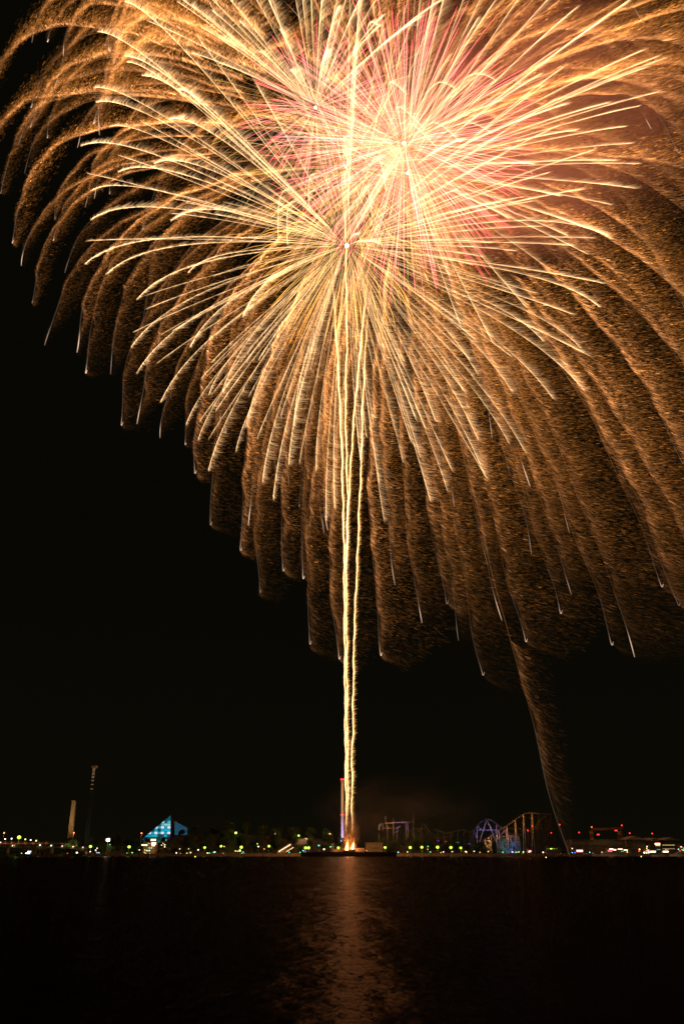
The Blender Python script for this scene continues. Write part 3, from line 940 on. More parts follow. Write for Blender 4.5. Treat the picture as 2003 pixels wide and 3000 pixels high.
py_ = empty("bridge_pylon", (xat(204, SHORE + 60), SHORE + 60, GROUND))
o = prism_tower("shaft", M_cream, 192.5, 207, 211.5, 220.5, 2498, 2345.5, SHORE + 60, 5, py_); o.location = -np.array(py_.location)
zz0, zz1 = zat(2455, SHORE + 60), zat(2348, SHORE + 60)
mm = MB()
for i in range(8):
    z = zz0 + (zz1 - zz0) * i / 7.; f0 = (z - zat(2498, SHORE + 60)) / (zat(2345.5, SHORE + 60) - zat(2498, SHORE + 60))
    x = xat(207, SHORE + 60, z) * (1 - f0) + xat(220.5, SHORE + 60, z) * f0
    mm.box(x + .004, x + .8, SHORE + 61.5, SHORE + 63.5, z - .8, z + .5)
o = mm.build("cable_anchors", M_rust, py_); o.location = -np.array(py_.location)
mm = MB()
for i in range(7):
    z = zz0 + (zz1 - zz0) * (i + 1) / 7.
    mm.bar((xat(207, SHORE + 60, z) - 1.5, SHORE + 59.9, z - 1), (xat(150 - i * 26, SHORE + 34), SHORE + 34, zat(2469, SHORE + 34)), .07, 4)
o = mm.build("stay_cables", M_dark, py_); o.location = -np.array(py_.location)
tag(py_, "tall cream concrete bridge pylon leaning slightly above dark trees on the left", "bridge pylon")
for px_, tz in ((188, 45), (214, 30)):
    spot("floodlight_glow", (xat(px_, SHORE + 30), SHORE + 32, 6), (xat(208, SHORE + 60), SHORE + 60, tz), 26000, (1, .60, .27), 1, 62)

br = empty("bridge", (xat(60, SHORE + 30), SHORE + 30, GROUND))
def bparts():
    Yb = SHORE + 34
    z0 = zat(2470, Yb)
    x0, x1 = xat(-260, Yb), xat(176, Yb)
    m = MB().box(x0, x1, Yb, Yb + 12, z0 - 1.3, z0)
    for i in range(8):
        x = x1 - 12 - i * 26; m.box(x, x + 2, Yb + 3, Yb + 7, GROUND - .2, z0 - 1.3)
    yield m, "upper_deck", M_conc
    m = MB()
    for i in range(88):
        x = x0 + (x1 - x0) * i / 87.; m.box(x - .08, x + .08, Yb - .25, Yb - .06, z0 - .2, z0 + 1.5)
    m.box(x0, x1, Yb - .3, Yb - .26, z0 + .2, z0 + .9); m.box(x0, x1, Yb - .3, Yb - .26, z0 + 1.3, z0 + 1.5)
    yield m, "railing", M_rust
    Yl = SHORE - 4
    m = MB(); xs = np.linspace(xat(-260, Yl), xat(250, Yl), 60)
    def ztop(x): return np.interp(x, [xat(0, Yl), xat(100, Yl), xat(250, Yl)], [zat(2476, Yl), zat(2476.5, Yl), zat(2482, Yl)])
    def zbot(x):
        ph = (x - xat(-62, Yl)) / (xat(95, Yl) - xat(-62, Yl))
        a = .5 + .5 * math.cos(ph * 2 * math.pi)
        return ztop(x) - 2.2 - 3.4 * a ** 3
    for a, b in zip(xs[:-1], xs[1:]):
        m.add([(a, Yl, zbot(a)), (b, Yl, zbot(b)), (b, Yl + 9, zbot(b)), (a, Yl + 9, zbot(a)), (a, Yl, ztop(a)), (b, Yl, ztop(b)), (b, Yl + 9, ztop(b)), (a, Yl + 9, ztop(a))],
              [(0, 3, 2, 1), (4, 5, 6, 7), (0, 1, 5, 4), (2, 3, 7, 6)])
    for px in (-62, 95, 245):
        x = xat(px, Yl); m.box(x - 2, x + 2, Yl + 1, Yl + 8, -1, zbot(x) + .3)
    yield m, "lower_deck", M_conc
for m, nme, mt in bparts():
    o = m.build(nme, mt, br); o.location = -np.array(br.location)
tag(br, "low arched bridge at the far left with an orange-lit upper deck railing", "bridge")
for i, px in enumerate([-8, 10, 30, 50, 70, 92, 112, 132]):
    point("deck_glow", (xat(px, SHORE + 32), SHORE + 32.2, zat(2467, SHORE + 32) - .2), 190, (1, .32, .08), .3)
for i, (px, py, col, lb) in enumerate([(16, 2458, WHT, "leftmost white railing lamp on the upper bridge deck"), (35, 2457, WHT, "white railing lamp left of the big yellow-green bridge lamp"), (75, 2459, GREENY, "greenish railing lamp just right of the big bridge lamp"),
                                   (91, 2461, WHT, "small white railing lamp midway along the upper deck"), (107, 2463, YLW, "small yellow railing lamp at the right end of the row on the upper deck"), (3, 2468, WHT, "white lamp on the deck edge at the picture's left border")]):
    Y = SHORE + 35
    e, p = lamp_base(px, py, Y, .85, col, 3.4, zat(2470, Y) - .02, "railing_lamp"); tag(e, lb, "lamp", "lamps on the upper bridge deck")
for i, (px, py, col) in enumerate([(38, 2477.5, WHT), (44, 2476, REDC), (118, 2476, WHT), (151, 2477.5, WHT), (183, 2479, PNK), (215, 2481, WARM), (244, 2482.5, PNK)]):
    Y = SHORE - 3.4
    e, p = lamp_base(px, py, Y, .8 if col != REDC else .5, col, 3.4, zat(2482, Y) - .3, "deck_light")
    tag(e, ("red" if col == REDC else "white" if i != 4 and i != 6 else "pinkish") + " light on the lower bridge deck, " + ORD[i] + " from the left", "lamp", "lights on the lower bridge deck")
    point("deck_glow", (p[0], p[1] - 1.6, p[2] - .3), 40, (.7, .9, .35), .3)

# ------------------------------------------------------------------ tall dim drop tower (left) and lit observation tower (middle)
Yd = SHORE + 40
dt = empty("drop_tower", (xat(250, Yd), Yd, GROUND))
zt = zat(2252, Yd)
m = MB()
x0 = float(dt.location.x)
hh = zt - GROUND
for sx_ in (-1.5, 1.5):
    for sy_ in (-1.5, 1.5):
        m.bar((sx_, sy_, 0), (sx_, sy_, hh), .22, 6)
for i in range(26):
    z = hh * i / 26.; z1 = hh * (i + 1) / 26.
    m.bar((-1.5, -1.5, z), (1.5, -1.5, z1), .1, 4); m.bar((1.5, -1.5, z), (-1.5, -1.5, z1), .1, 4); m.bar((1.5, 1.5, z), (-1.5, 1.5, z1), .1, 4)
    m.box(-1.5, 1.5, -1.6, -1.45, z - .12, z + .12)
m.build("mast", pmat("blue_steel", (.03, .05, .085), .5), dt)
hd = MB()
hd.box(-1.9, 1.9, -1.9, 1.9, hh, hh + 1.2).box(-3.1, 3.1, -3.1, 3.1, hh + 1.2, hh + 2.0).box(-2.8, 2.8, -2.8, 2.8, hh + 2.0, hh + 2.6).box(-3.1, 3.1, -3.1, 3.1, hh + 2.6, hh + 3.3)
hd.build("head", M_cream, dt)
WL = emat((1, .62, .30), .16)
for r0, r1 in ((2250, 2261), (2263, 2271), (2273.5, 2280), (2285, 2289), (2297, 2300), (2310, 2313)):
    za, zb = zat(r1, Yd) - GROUND, zat(r0, Yd) - GROUND
    for s_ in (-1, 1):
        MB().box(min(s_ * .25, s_ * 1.35), max(s_ * .25, s_ * 1.35), -1.9, -1.62, za, zb).build("light_panel", WL, dt)
tag(dt, "very tall thin dark tower with faint amber light panels below its head", "tower")
point("tower_glow", (x0 - 2, Yd - 14, zt - 6), 220, (1, .6, .3), .6)
spot("tower_glow", (x0, Yd - 14, 5), (x0, Yd, 40), 900, (.2, .35, 1), .6, 50)

Yc = SHORE + 48
ct = empty("observation_tower", (xat(1003, Yc), Yc, GROUND))
zt = zat(2292, Yc) - GROUND
MB().bar((0, 0, 0), (0, 0, zt), 1.75, 20).build("shaft", pmat("white_tower", (.62, .6, .55), .6, noise=.1, scale=.4), ct)
rg = MB()
for i in range(36):
    z = zt * i / 36.; rg.bar((1.5, -1.4, z), (1.5, -1.4, z + zt / 36 * .6), .25, 5)
rg.bar((1.72, -1.3, 0), (1.72, -1.3, zt), .12, 5); rg.bar((-.2, -1.95, 0), (-.2, -1.95, zt), .1, 5)
rg.build("ladder_cage", M_rust, ct)
cr = MB().bar((0, 0, zt), (0, 0, zt + 1.6), 2.5, 20).bar((0, 0, zt + 1.6), (0, 0, zt + 2.2), 2.2, 20).bar((0, 0, zt + 2.2), (0, 0, zt + 3), 2.5, 20)
cr.build("crown_ring", M_conc, ct)
rf = MB().bar((0, 0, zt + 3), (0, 0, zt + 4.6), 1.7, 12, 1.2).bar((0, 0, zt + 4.6), (0, 0, zt + 8), .12, 5)
for a in range(6): rf.bar((1.8 * math.cos(a), 1.8 * math.sin(a), zt + 3), (1.8 * math.cos(a), 1.8 * math.sin(a), zt + 5.2), .08, 4)
rf.build("mast", M_rust, ct)
for s_ in (-1, 1):
    MB().ball((s_ * 1.5, -1.9, zat(2283.5, Yc) - GROUND), 1.0).build("warning_light", emat(REDC, 4.0), ct)
    MB().ball((s_ * 1.75, -1.9, zat(2387.5, Yc) - GROUND), .7).build("warning_light", emat(REDC, 3.0), ct)
tag(ct, "tall slender observation tower left of the rising tails, red lights on top and violet-lit below", "tower")
cx_ = float(ct.location.x)
point("tower_glow", (cx_, Yc - 1.9, GROUND + zt + 5.5), 90, (1, .02, .02), .3)
for i, z in enumerate((17, 23, 29, 35, 42)):
    point("tower_glow", (cx_ - 1.5, Yc - 6.5, z), [2600, 2000, 1400, 800, 350][i], (.28, .26, 1), .4)
point("tower_glow", (cx_ + 5.5, Yc - 3.5, 22), 1500, (.55, .45, 1), .4)
point("tower_glow", (cx_ + 2.5, Yc - 5, 15.5), 120, (1, .1, 1), .3)
point("tower_glow", (cx_ - 12, Yc - 26, 62), 9000, (1, .72, .45), 1)

# ------------------------------------------------------------------ glass pyramid
Yp = SHORE + 160
gp = empty("glass_pyramid", (xat(500, Yp), Yp, GROUND))
def pp_(px, py, dy=0): 
    q_ = at(px, py, Yp + dy); return q_
def grid_wing(A, B, Cc, nu, name_bar):
    """triangle A (apex), B (low outer), Cc (low inner): thin bars in a grid over it"""
    m = MB()
    for i in range(1, nu + 1):
        f0 = i / nu
        a = A + (B - A) * f0; b = A + (Cc - A) * f0
        m.bar(a, b, .3, 4)
    for j in range(nu + 1):
        f0 = j / nu
        a = Cc + (B - Cc) * f0
        # line from a parallel to the inner edge up to the outer edge
        top = B + (A - B) * (1 - f0) if f0 < 1 else B
        m.bar(a, top, .16, 4)
    return m
A0, B0, C0 = pp_(501, 2388.5), pp_(404, 2469, -30), pp_(499, 2469, -30)
loc = -np.array(gp.location)
for o in (grid_wing(A0 + np.array([0, -.5, 0]), B0 + np.array([0, -.5, 0]), C0 + np.array([0, -.5, 0]), 10, "").build("glazing_bars", M_dark, gp),): o.location = loc
def pane_mat():
    m = bpy.data.materials.new("lit_glass"); m.use_nodes = True
    n = m.node_tree; b = n.nodes["Principled BSDF"]
    b.inputs["Base Color"].default_value = (.02, .08, .1, 1); b.inputs["Roughness"].default_value = .2
    a = n.nodes.new("ShaderNodeAttribute"); a.attribute_name = "glow"
    n.links.new(a.outputs["Color"], b.inputs["Emission Color"]); b.inputs["Emission Strength"].default_value = 1
    return m
PM = pane_mat()
def panes(A, B, Cc, nu, name, colour, seed):
    rr = random.Random(seed); V, Fc, Cl = [], [], []
    for i in range(nu):
        f0, f1 = i / nu, (i + 1) / nu
        for j in range(i + 1):
            def P(r_, s_): return A + (Cc - A) * r_ + (B - Cc) * s_
            q4 = [P(f0, min(j / nu, f0)), P(f1, j / nu), P(f1, (j + 1) / nu), P(f0, min((j + 1) / nu, f0))]
            k = len(V); V += [tuple(x) for x in q4]; Fc.append((k, k + 1, k + 2, k + 3))
            c = colour(rr, i, j); Cl += [c] * 4
    me = bpy.data.meshes.new(name); me.from_pydata(V, [], Fc); me.update()
    a_ = me.attributes.new("glow", 'FLOAT_COLOR', 'POINT'); a_.data.foreach_set("color", np.array([(*c, 1) for c in Cl], np.float32).ravel())
    o = link(name, me, PM, gp); o.location = loc
    return o
def c_left(rr, i, j):
    if i in (4, 6) : return (.75, .8, 1.) if j % 2 == 0 else (.02, .3, .4)
    if i > 7: return (.01, .10 * rr.random(), .07 * rr.random())
    b = rr.random()
    if i < 4: return (.10 + .25 * b, .42 + .4 * b, .48 + .35 * b) if rr.random() < .6 else (.0, .10, .14)
    return (.0, .30 + .2 * b, .40 + .3 * b) if rr.random() < .7 else (.0, .06, .08)
panes(A0, B0, C0, 10, "lit_glass_face", c_left, 5)
# right-hand sail with plain blue-lit skin, behind the dark core
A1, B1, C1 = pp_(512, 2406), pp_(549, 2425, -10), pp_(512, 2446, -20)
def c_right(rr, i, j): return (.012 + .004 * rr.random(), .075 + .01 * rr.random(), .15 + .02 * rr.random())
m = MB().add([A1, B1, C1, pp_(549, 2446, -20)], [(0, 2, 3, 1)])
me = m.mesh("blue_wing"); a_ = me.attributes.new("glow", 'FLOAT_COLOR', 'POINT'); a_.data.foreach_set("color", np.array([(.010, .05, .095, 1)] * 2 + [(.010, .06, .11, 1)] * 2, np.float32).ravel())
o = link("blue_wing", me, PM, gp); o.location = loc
cz = MB().add([pp_(502.5, 2394, .8), pp_(510.5, 2402, .8), pp_(510.5, 2480, -18), pp_(502.5, 2480, -18), pp_(502.5, 2394, 22), pp_(510.5, 2402, 22), pp_(510.5, 2480, 22), pp_(502.5, 2480, 22)],
              [(0, 3, 2, 1), (4, 5, 6, 7), (0, 1, 5, 4), (1, 2, 6, 5), (2, 3, 7, 6), (3, 0, 4, 7)])
cz.bar(pp_(511, 2401, 0), pp_(511, 2408, 0), .3, 6)
o = cz.build("dark_core", M_dark, gp); o.location = loc
bk = MB().add([A0 + np.array([.3, 1., 0]), B0 + np.array([0, 1., 0]), C0 + np.array([.3, 1., 0]), A0 + np.array([.3, 24, 0]), C0 + np.array([0, 54., 0]), B0 + np.array([60, 54., 0])],
              [(0, 2, 4, 3), (0, 3, 5, 1), (3, 4, 5)])
o = bk.build("rear_roof", M_dark, gp); o.location = loc
tag(gp, "glass pyramid building glowing blue and white, split by a dark core, above the trees", "building")

# ------------------------------------------------------------------ lit terrace building below the pyramid and buildings at the far right
def building(px0, px1, rtop, Y, depth, label, wins, mat=None, roof=None, gable=0, name="building", signs=()):
    z1 = zat(rtop, Y); x0, x1 = xat(px0, Y, z1), xat(px1, Y, z1)
    e = empty(name, ((x0 + x1) / 2, Y, GROUND))
    L = -np.array(e.location)
    m = MB().box(x0, x1, Y, Y + depth, GROUND, z1)
    m.box(x0 - .4, x1 + .4, Y - .35, Y, z1 - 1.0, z1 - .6)
    o = m.build("walls", mat or M_roof, e); o.location = L
    if gable:
        xm = (x0 + x1) / 2; zg = z1 + gable
        m = MB().add([(x0 - 1, Y - 1.5, z1 + .004), (x1 + 1, Y - 1.5, z1 + .004), (xm, Y - 1.5, zg), (x0 - 1, Y + depth + 1, z1 + .004), (x1 + 1, Y + depth + 1, z1 + .004), (xm, Y + depth + 1, zg)],
                     [(0, 1, 2), (3, 5, 4), (0, 2, 5, 3), (1, 4, 5, 2), (0, 3, 4, 1)])
    else:
        m = MB().box(x0 - .5, x1 + .5, Y - .6, Y + depth + .5, z1 + .004, z1 + .5)
    o = m.build("roof", roof or M_roof, e); o.location = L
    for px, py, w_, h_, col, s_ in wins:
        zc = zat(py, Y); xc = xat(px, Y, zc); k = Y / 1085. / F * 1087 * 1.0
        hw, hh_ = w_ * .42 * .5, h_ * .42 * .5
        fr = MB().box(xc - hw - .15, xc + hw + .15, Y - .30, Y - .004, zc - hh_ - .15, zc + hh_ + .15).build("window_frame", M_dark, e); fr.location = L
        o = MB().box(xc - hw, xc + hw, Y - .36, Y - .304, zc - hh_, zc + hh_).build("lit_window", emat(col, s_), fr)
    tag(e, label, "building")
    return e
Cw = (1, .78, .55)
building(421, 456, 2468, SHORE + 22, 14, "low terrace restaurant with glowing cream windows below the glass pyramid",
         [(424, 2475.5, 16, 3, (1, .62, .3), 4), (451, 2471, 13, 6, (1, .66, .36), 4), (450, 2477, 9, 3, (1, .6, .3), 4), (437, 2471, 5, 2, (1, .3, .08), 1.5), (443, 2486, 7, 1.2, (1, .6, .4), .5), (418 + 12, 2481, 5, 1.2, (1, .7, .4), .4)], M_conc)
s = empty("lit_sign", (xat(447, SHORE + 24), SHORE + 24, zat(2467.5, SHORE + 24)))
Ls = -np.array(s.location); Ys = SHORE + 24
MB().box(xat(440, Ys), xat(454, Ys), Ys - .3, Ys + .3, zat(2463, Ys), zat(2458.5, Ys)).build("sign_face", emat((1, .85, .66), 4.5), s).location = Ls
m = MB()
for px in (443, 451): m.bar((xat(px, Ys), Ys + .5, zat(2468, Ys)), (xat(px, Ys), Ys + .5, zat(2459, Ys)), .15)
m.build("sign_posts", M_pole, s).location = Ls
tag(s, "bright white rectangular sign standing on the roof of the restaurant", "sign")
point("window_glow", (xat(440, SHORE + 14), SHORE + 14, zat(2480, SHORE + 14)), 1100, (1, .4, .15), .6)
# row of dim huts among trees
building(472, 560, 2484, SHORE + 44, 9, "long low hut with a few dim windows under the trees right of the restaurant",
         [(527, 2487.5, 2, 3, (1, .75, .35), .5), (553, 2487.5, 2, 2.5, (1, .75, .35), .35), (484, 2493, 10, 2, (.9, .9, .5), .12), (537, 2489, 2, 2, (1, .5, .25), .2)], M_conc)
building(1071, 1121, 2470, SHORE + 30, 22, "plain dark box building right of the launch flames", [(1100, 2484, 30, .6, (.3, .3, .2), .04)], M_roof)
building(970, 978, 2473, SHORE + 26, 5, "tiny dark kiosk left of the launch flames", [(974, 2480, 4, 1.5, (.3, .9, .5), .4)], M_roof)

# far right
building(1672, 1830, 2461, SHORE + 36, 25, "long low dark hall under the rooftop gantry", [(1675 + i * 7.3, 2478, 5, 1, (.6, .45, .2), .03) for i in range(20)], M_roof)
building(1832, 1890, 2460, SHORE + 30, 30, "leftmost dark gabled boat hall of the three", [(1861, 2486, 30, 1.2, (.6, .5, .25), .05)], M_roof, M_conc, gable=4.2)
building(1895, 1936, 2462.5, SHORE + 30, 30, "middle dark gabled hall with a glowing orange sign of the three",
         [(1924, 2472.3, 15, 3.4, (1, .62, .32), 4), (1925, 2477, 13, 2, (1, .6, .22), 1.6), (1926, 2489, 13, 1.4, (.05, .7, .4), 1.0), (1924, 2469.4, 12, 1.2, (1, .1, .06), 2.0)], M_roof, M_conc, gable=3.2)
building(1939, 1988, 2462.5, SHORE + 30, 30, "rightmost dark gabled hall of the three with two rows of dotted lights",
         [(1938.5 + 1.2 + i * 2.4, 2475.8, 1.7, 1.5, (.9, .8, .2), .9) for i in range(15)] + [(1940 + i * 2.4, 2486.6, 1.5, 1.3, (1, .65, .35), .7) for i in range(15)], M_roof, M_conc, gable=3.6)
building(1990, 2040, 2474, SHORE + 22, 18, "dark shop block at the right border", [(1993.5, 2481, 5, 2.2, (1, .5, .25), 2.5), (2001, 2485, 3, 2, (.8, .9, .4), 1)], M_roof)
building(1600, 1642, 2482, SHORE + 24, 8, "low green-lit platform roof at the foot of the coaster supports",
         [(1613, 2486.5, 6, 2.2, (.75, .95, .15), 2.5), (1604, 2486.5, 5, 1.6, (.3, .6, .05), .4), (1622, 2486.5, 5, 1.6, (.4, .7, .06), .7), (1629, 2486.5, 4, 1.4, (.3, .6, .05), .35)], M_roof)
building(1545, 1557, 2488, SHORE + 14, 6, "small red-lit ticket booth below the coaster", [(1551, 2493.5, 7, 3.6, (1, .25, .22), 3.5), (1549, 2496, 4, 1.5, (1, .9, .85), 3)], M_conc)
building(1785 - 8, 1840, 2484, SHORE + 12, 8, "low boathouse front with cream and red windows behind the first moored boat",
         [(1789, 2487.6, 11, 2.4, (1, .7, .5), 3.5), (1799, 2489.6, 8, 2.6, (1, .75, .5), 3.5), (1785.5, 2492.6, 12, 3.6, (1, .07, .12), 3.0), (1815, 2487.6, 13, 2.2, (1, .62, .42), 3), (1831, 2490.4, 11, 2.4, (1, .65, .45), 3), (1821, 2494, 8, 1.3, (.05, .8, .3), 1.4)], M_conc)
building(1889, 1922, 2488, SHORE + 10, 8, "low kiosk row with white and red lights at the far right quay",
         [(1896, 2490.6, 8, 1.6, (1, .55, .45), 2.5), (1894, 2494, 9, 3, (1, .1, .12), 3), (1911, 2495, 15, 3.2, (1, .78, .55), 4.5)], M_conc)
building(1938, 1960, 2491, SHORE + 10, 7, "low kiosk with one wide cream window below the dotted lights", [(1948, 2495, 15, 3.2, (1, .78, .55), 4.5)], M_conc)
building(74, 92, 2493, SHORE - 8, 5, "small floating ticket kiosk with white lit bars under the bridge", [(87, 2495, 9, 2.6, (.95, .9, 1), 3.5), (82, 2499.6, 12, 2.6, (.8, .85, 1), 3.0), (85, 2501.2, 9, 1.4, (.2, .8, .6), 1.5)], M_conc)

# parked lit bus
b = empty("bus", (xat(1697, SHORE + 8), SHORE + 8, GROUND)); Lb = -np.array(b.location); Yb = SHORE + 8
x0, x1 = xat(1687, Yb), xat(1707, Yb)
mb = MB().box(x0, x1, Yb, Yb + 2.6, GROUND + .45, zat(2489, Yb)); mb.box(x0 + .3, x1 - .3, Yb + .2, Yb + 2.4, zat(2489, Yb) + .002, zat(2489, Yb) + .25)
mb.build("body", M_steel, b).location = Lb
MB().box(x0 + .4, x1 - .4, Yb - .06, Yb - .004, zat(2491.2, Yb), zat(2489.2, Yb)).build("window_band", emat((1, .12, .1), 3), b).location = Lb
MB().box(x0 + .3, x1 - .3, Yb - .06, Yb - .004, zat(2493.6, Yb), zat(2491.9, Yb)).build("window_band", emat((1, .85, .8), 4), b).location = Lb
MB().box(x0 + .4, x1 - .4, Yb - .06, Yb - .004, zat(2496, Yb), zat(2494.4, Yb)).build("lower_panel", emat((1, .2, .2), 3), b).location = Lb
for dx in (1.3, (x1 - x0) - 1.3):
    MB().bar((x0 + dx, Yb - .05, GROUND + .48), (x0 + dx, Yb + .35, GROUND + .48), .48, 14).build("wheel", M_dark, b).location = Lb
tag(b, "bus lit red and white parked on the quay just right of the falling embers", "bus")

# rooftop gantry with lettering on the beam
ga = empty("sign_gantry", (xat(1780, SHORE + 48), SHORE + 48, zat(2461, SHORE + 48))); Lg = -np.array(ga.location); Yg = SHORE + 48
M_gold = pmat("ochre_panel", (.34, .24, .06), .7); M_redp = pmat("dull_red_panel", (.22, .06, .035), .7)
zt0, zt1 = zat(2433, Yg), zat(2425, Yg)
xl, xr = xat(1733, Yg, zt0), xat(1826, Yg, zt0)
m = MB().add([(xl, Yg, zt0 - .4), (xr, Yg, zt0 + 1.0), (xr, Yg + 2, zt0 + 1.0), (xl, Yg + 2, zt0 - .4), (xl, Yg, zt1 - .4), (xr, Yg, zt1 + 1.0), (xr, Yg + 2, zt1 + 1.0), (xl, Yg + 2, zt1 - .4)],
             [(0, 3, 2, 1), (4, 5, 6, 7), (0, 1, 5, 4), (1, 2, 6, 5), (2, 3, 7, 6), (3, 0, 4, 7)])
m.build("beam", M_redp, ga).location = Lg
for pa, pb in ((1733, 1742), (1815, 1827)):
    xa, xb = xat(pa, Yg), xat(pb, Yg)
    for k in range(3):
        za = zat(2461 - k * 10, Yg) - 1.2; zb = zat(2461 - (k + 1) * 10, Yg) - 1.204
        MB().box(xa, xb, Yg + .2, Yg + 1.8, za + .004, min(zb, zt0 - .5)).build("leg_panel", (M_gold, M_redp, M_gold)[k], ga).location = Lg
def letters(text, size, loc_, rot, mat, parent, name="lettering"):
    c = bpy.data.curves.new(name, 'FONT'); c.body = text; c.size = size; c.extrude = .06; c.align_x = 'LEFT'; c.space_character = 1.12
    tmp = bpy.data.objects.new("tmp", c); COL.objects.link(tmp)
    dg = bpy.context.evaluated_depsgraph_get(); me = bpy.data.meshes.new_from_object(tmp.evaluated_get(dg))
    bpy.data.objects.remove(tmp)
    me.materials.clear(); me.materials.append(mat)
    o = bpy.data.objects.new(name, me); COL.objects.link(o); o.parent = parent; o.location = loc_; o.rotation_euler = rot
    return o
letters("ASUNITOMO ACTY", 3.1, (xl + 1.0 - ga.location.x, -.12, zt0 + .15 - ga.location.z), (math.pi / 2, -.035, 0), M_gold, ga)
tag(ga, "dim rooftop gantry with a red lettered beam on ochre legs at the right", "sign gantry")
point("lamp_glow", (xat(1780, Yg - 25), Yg - 25, zat(2440, Yg)), 1500, (1, .6, .2), 1)

# aviation lights on dark masts
for i, (px, py, lb) in enumerate([(1559, 2420, "red warning light high on a coaster support, below the crest"), (1545, 2433, "red warning light low left among the coaster supports"), (1613, 2440, "red warning light on the last coaster supports"),
                    (1638, 2416, "red warning light inside the falling embers"), (1695, 2439, "red warning light on a mast right of the falling embers"), (1732, 2423, "orange-red warning light at the gantry's left end"),
                    (1820, 2418, "red warning light above the gantry's right end"), (1801, 2433, "double red warning light just under the gantry beam"), (1749, 2445, "double red warning light inside the gantry opening at the left"),
                    (1843, 2441, "red warning light right of the gantry"), (1909, 2442, "red warning light above the middle gabled hall")]):
    Y = SHORE + 66
    z = zat(py, Y); x = xat(px, Y, z)
    e = empty("warning_light_mast", (x, Y, GROUND))
    MB().bar((0, 0, 0), (0, 0, z - GROUND - .4), .22, 6, .1).build("mast", M_dark, e)
    m = MB().ball((0, 0, z - GROUND), .85)
    if "double" in lb: m.ball((1.7, 0, z - GROUND), .8)
    m.build("warning_light", emat(REDC if i != 5 else (1, .1, .02), 3.0), e)
    tag(e, lb, "warning light", "red warning lights")

# ------------------------------------------------------------------ roller coaster
Yk = SHORE + 40
rc = empty("roller_coaster", (xat(1420, Yk), Yk, GROUND)); Lr = -np.array(rc.location)
def kp(px, py, dy=0): return at(px, py, Yk + dy)
def smooth(pts, n=6):
    P = np.array(pts, float); out = []
    for i in range(len(P) - 1):
        p0, p1, p2, p3 = P[max(i - 1, 0)], P[i], P[i + 1], P[min(i + 2, len(P) - 1)]
        for t in np.linspace(0, 1, n, endpoint=False):
            out.append(.5 * ((2 * p1) + (-p0 + p2) * t + (2 * p0 - 5 * p1 + 4 * p2 - p3) * t * t + (-p0 + 3 * p1 - 3 * p2 + p3) * t ** 3))
    out.append(P[-1]); return np.array(out)
def track(pts, dy, name, mat):
    m = MB(); P = smooth(pts)
    for off in (-.7, .7):
        m.poly([kp(a, b, dy + off * 1.2) + np.array([0, 0, 0]) for a, b in P], .22, 5)
    m.poly([kp(a, b, dy) - np.array([0, 0, .9]) for a, b in P], .32, 5)
    for a, b in P[::2]:
        m.bar(kp(a, b, dy - 1.1), kp(a, b, dy + 1.1), .13, 4); m.bar(kp(a, b, dy) - np.array([0, 0, .9]), kp(a, b, dy), .13, 4)
    o = m.build(name, mat, rc); o.location = Lr; return o
M_track = pmat("weathered_track", (.11, .105, .1), .5)
T1 = [(1270, 2427), (1290, 2434), (1306, 2440), (1322, 2438), (1340, 2432), (1358, 2430), (1374, 2436), (1390, 2428), (1400, 2414), (1412, 2404), (1425, 2399.5), (1438, 2402), (1452, 2411), (1470, 2425), (1488, 2438),
      (1508, 2444), (1526, 2444), (1545, 2438), (1562, 2427), (1576, 2410), (1588, 2396), (1600, 2390)]
T2 = [(1404, 2467), (1420, 2457), (1440, 2444), (1462, 2431), (1484, 2417), (1506, 2402), (1526, 2388), (1542, 2381), (1560, 2380), (1580, 2383), (1600, 2384), (1616, 2384)]
T3 = [(1185, 2440), (1200, 2431), (1216, 2426), (1228, 2432), (1236, 2418), (1240, 2411), (1250, 2424), (1262, 2440), (1280, 2454), (1300, 2452), (1330, 2446)]
track(T1, 0, "track", M_track); track(T2, -8, "lift_track", M_track); track(T3, 6, "track", M_track)
def support(px, py, pb, dy, spread=5, mat=M_steel, w_=.26, seg=9):
    """lattice tower: two legs, horizontals and a zigzag, from the ground to (px,py)"""
    top = kp(px, py, dy); m = MB()
    xg = xat(pb, Yk + dy)
    legs = []
    for s_ in (-1, 1):
        a = np.array([xg + s_ * spread * .35, Yk + dy + s_ * .5, GROUND]); b = top + np.array([s_ * .35, s_ * .1, 0]); legs.append((a, b)); m.bar(a, b, w_, 5)
    for i in range(seg):
        f0, f1 = i / seg, (i + 1) / seg
        p = legs[i % 2][0] + (legs[i % 2][1] - legs[i % 2][0]) * f0; q_ = legs[1 - i % 2][0] + (legs[1 - i % 2][1] - legs[1 - i % 2][0]) * f1
        m.bar(p, q_, w_ * .5, 4)
        if i % 2 == 0:
            p = legs[0][0] + (legs[0][1] - legs[0][0]) * f1; q_ = legs[1][0] + (legs[1][1] - legs[1][0]) * f1; m.bar(p, q_, w_ * .5, 4)
    o = m.build("support_tower", mat, rc); o.location = Lr; return o
for px, py in [(1483, 2418), (1508, 2401), (1532, 2386), (1557, 2381)]:
    support(px, py, px + 4.5, -8, 5)
    p = kp(px + 2, py + 20, -14)
    for dz in (-12, 0, 9): point("coaster_glow", p + np.array([0, -1.5, dz * .42]), 190, (1, .3, .03), .3)
for px, py in [(1575, 2383), (1596, 2385), (1604, 2385), (1612, 2385), (1582, 2402), (1570, 2416), (1545, 2438)]:
    support(px, py, px + 8, -4, 7, M_rust, .2)
for px, py in [(1340, 2433), (1358, 2430), (1320, 2440), (1281, 2432), (1300, 2441), (1234, 2422), (1376, 2436), (1385, 2432)]:
    support(px, py, px + 2, 0, 5, M_rust, .2, 6)
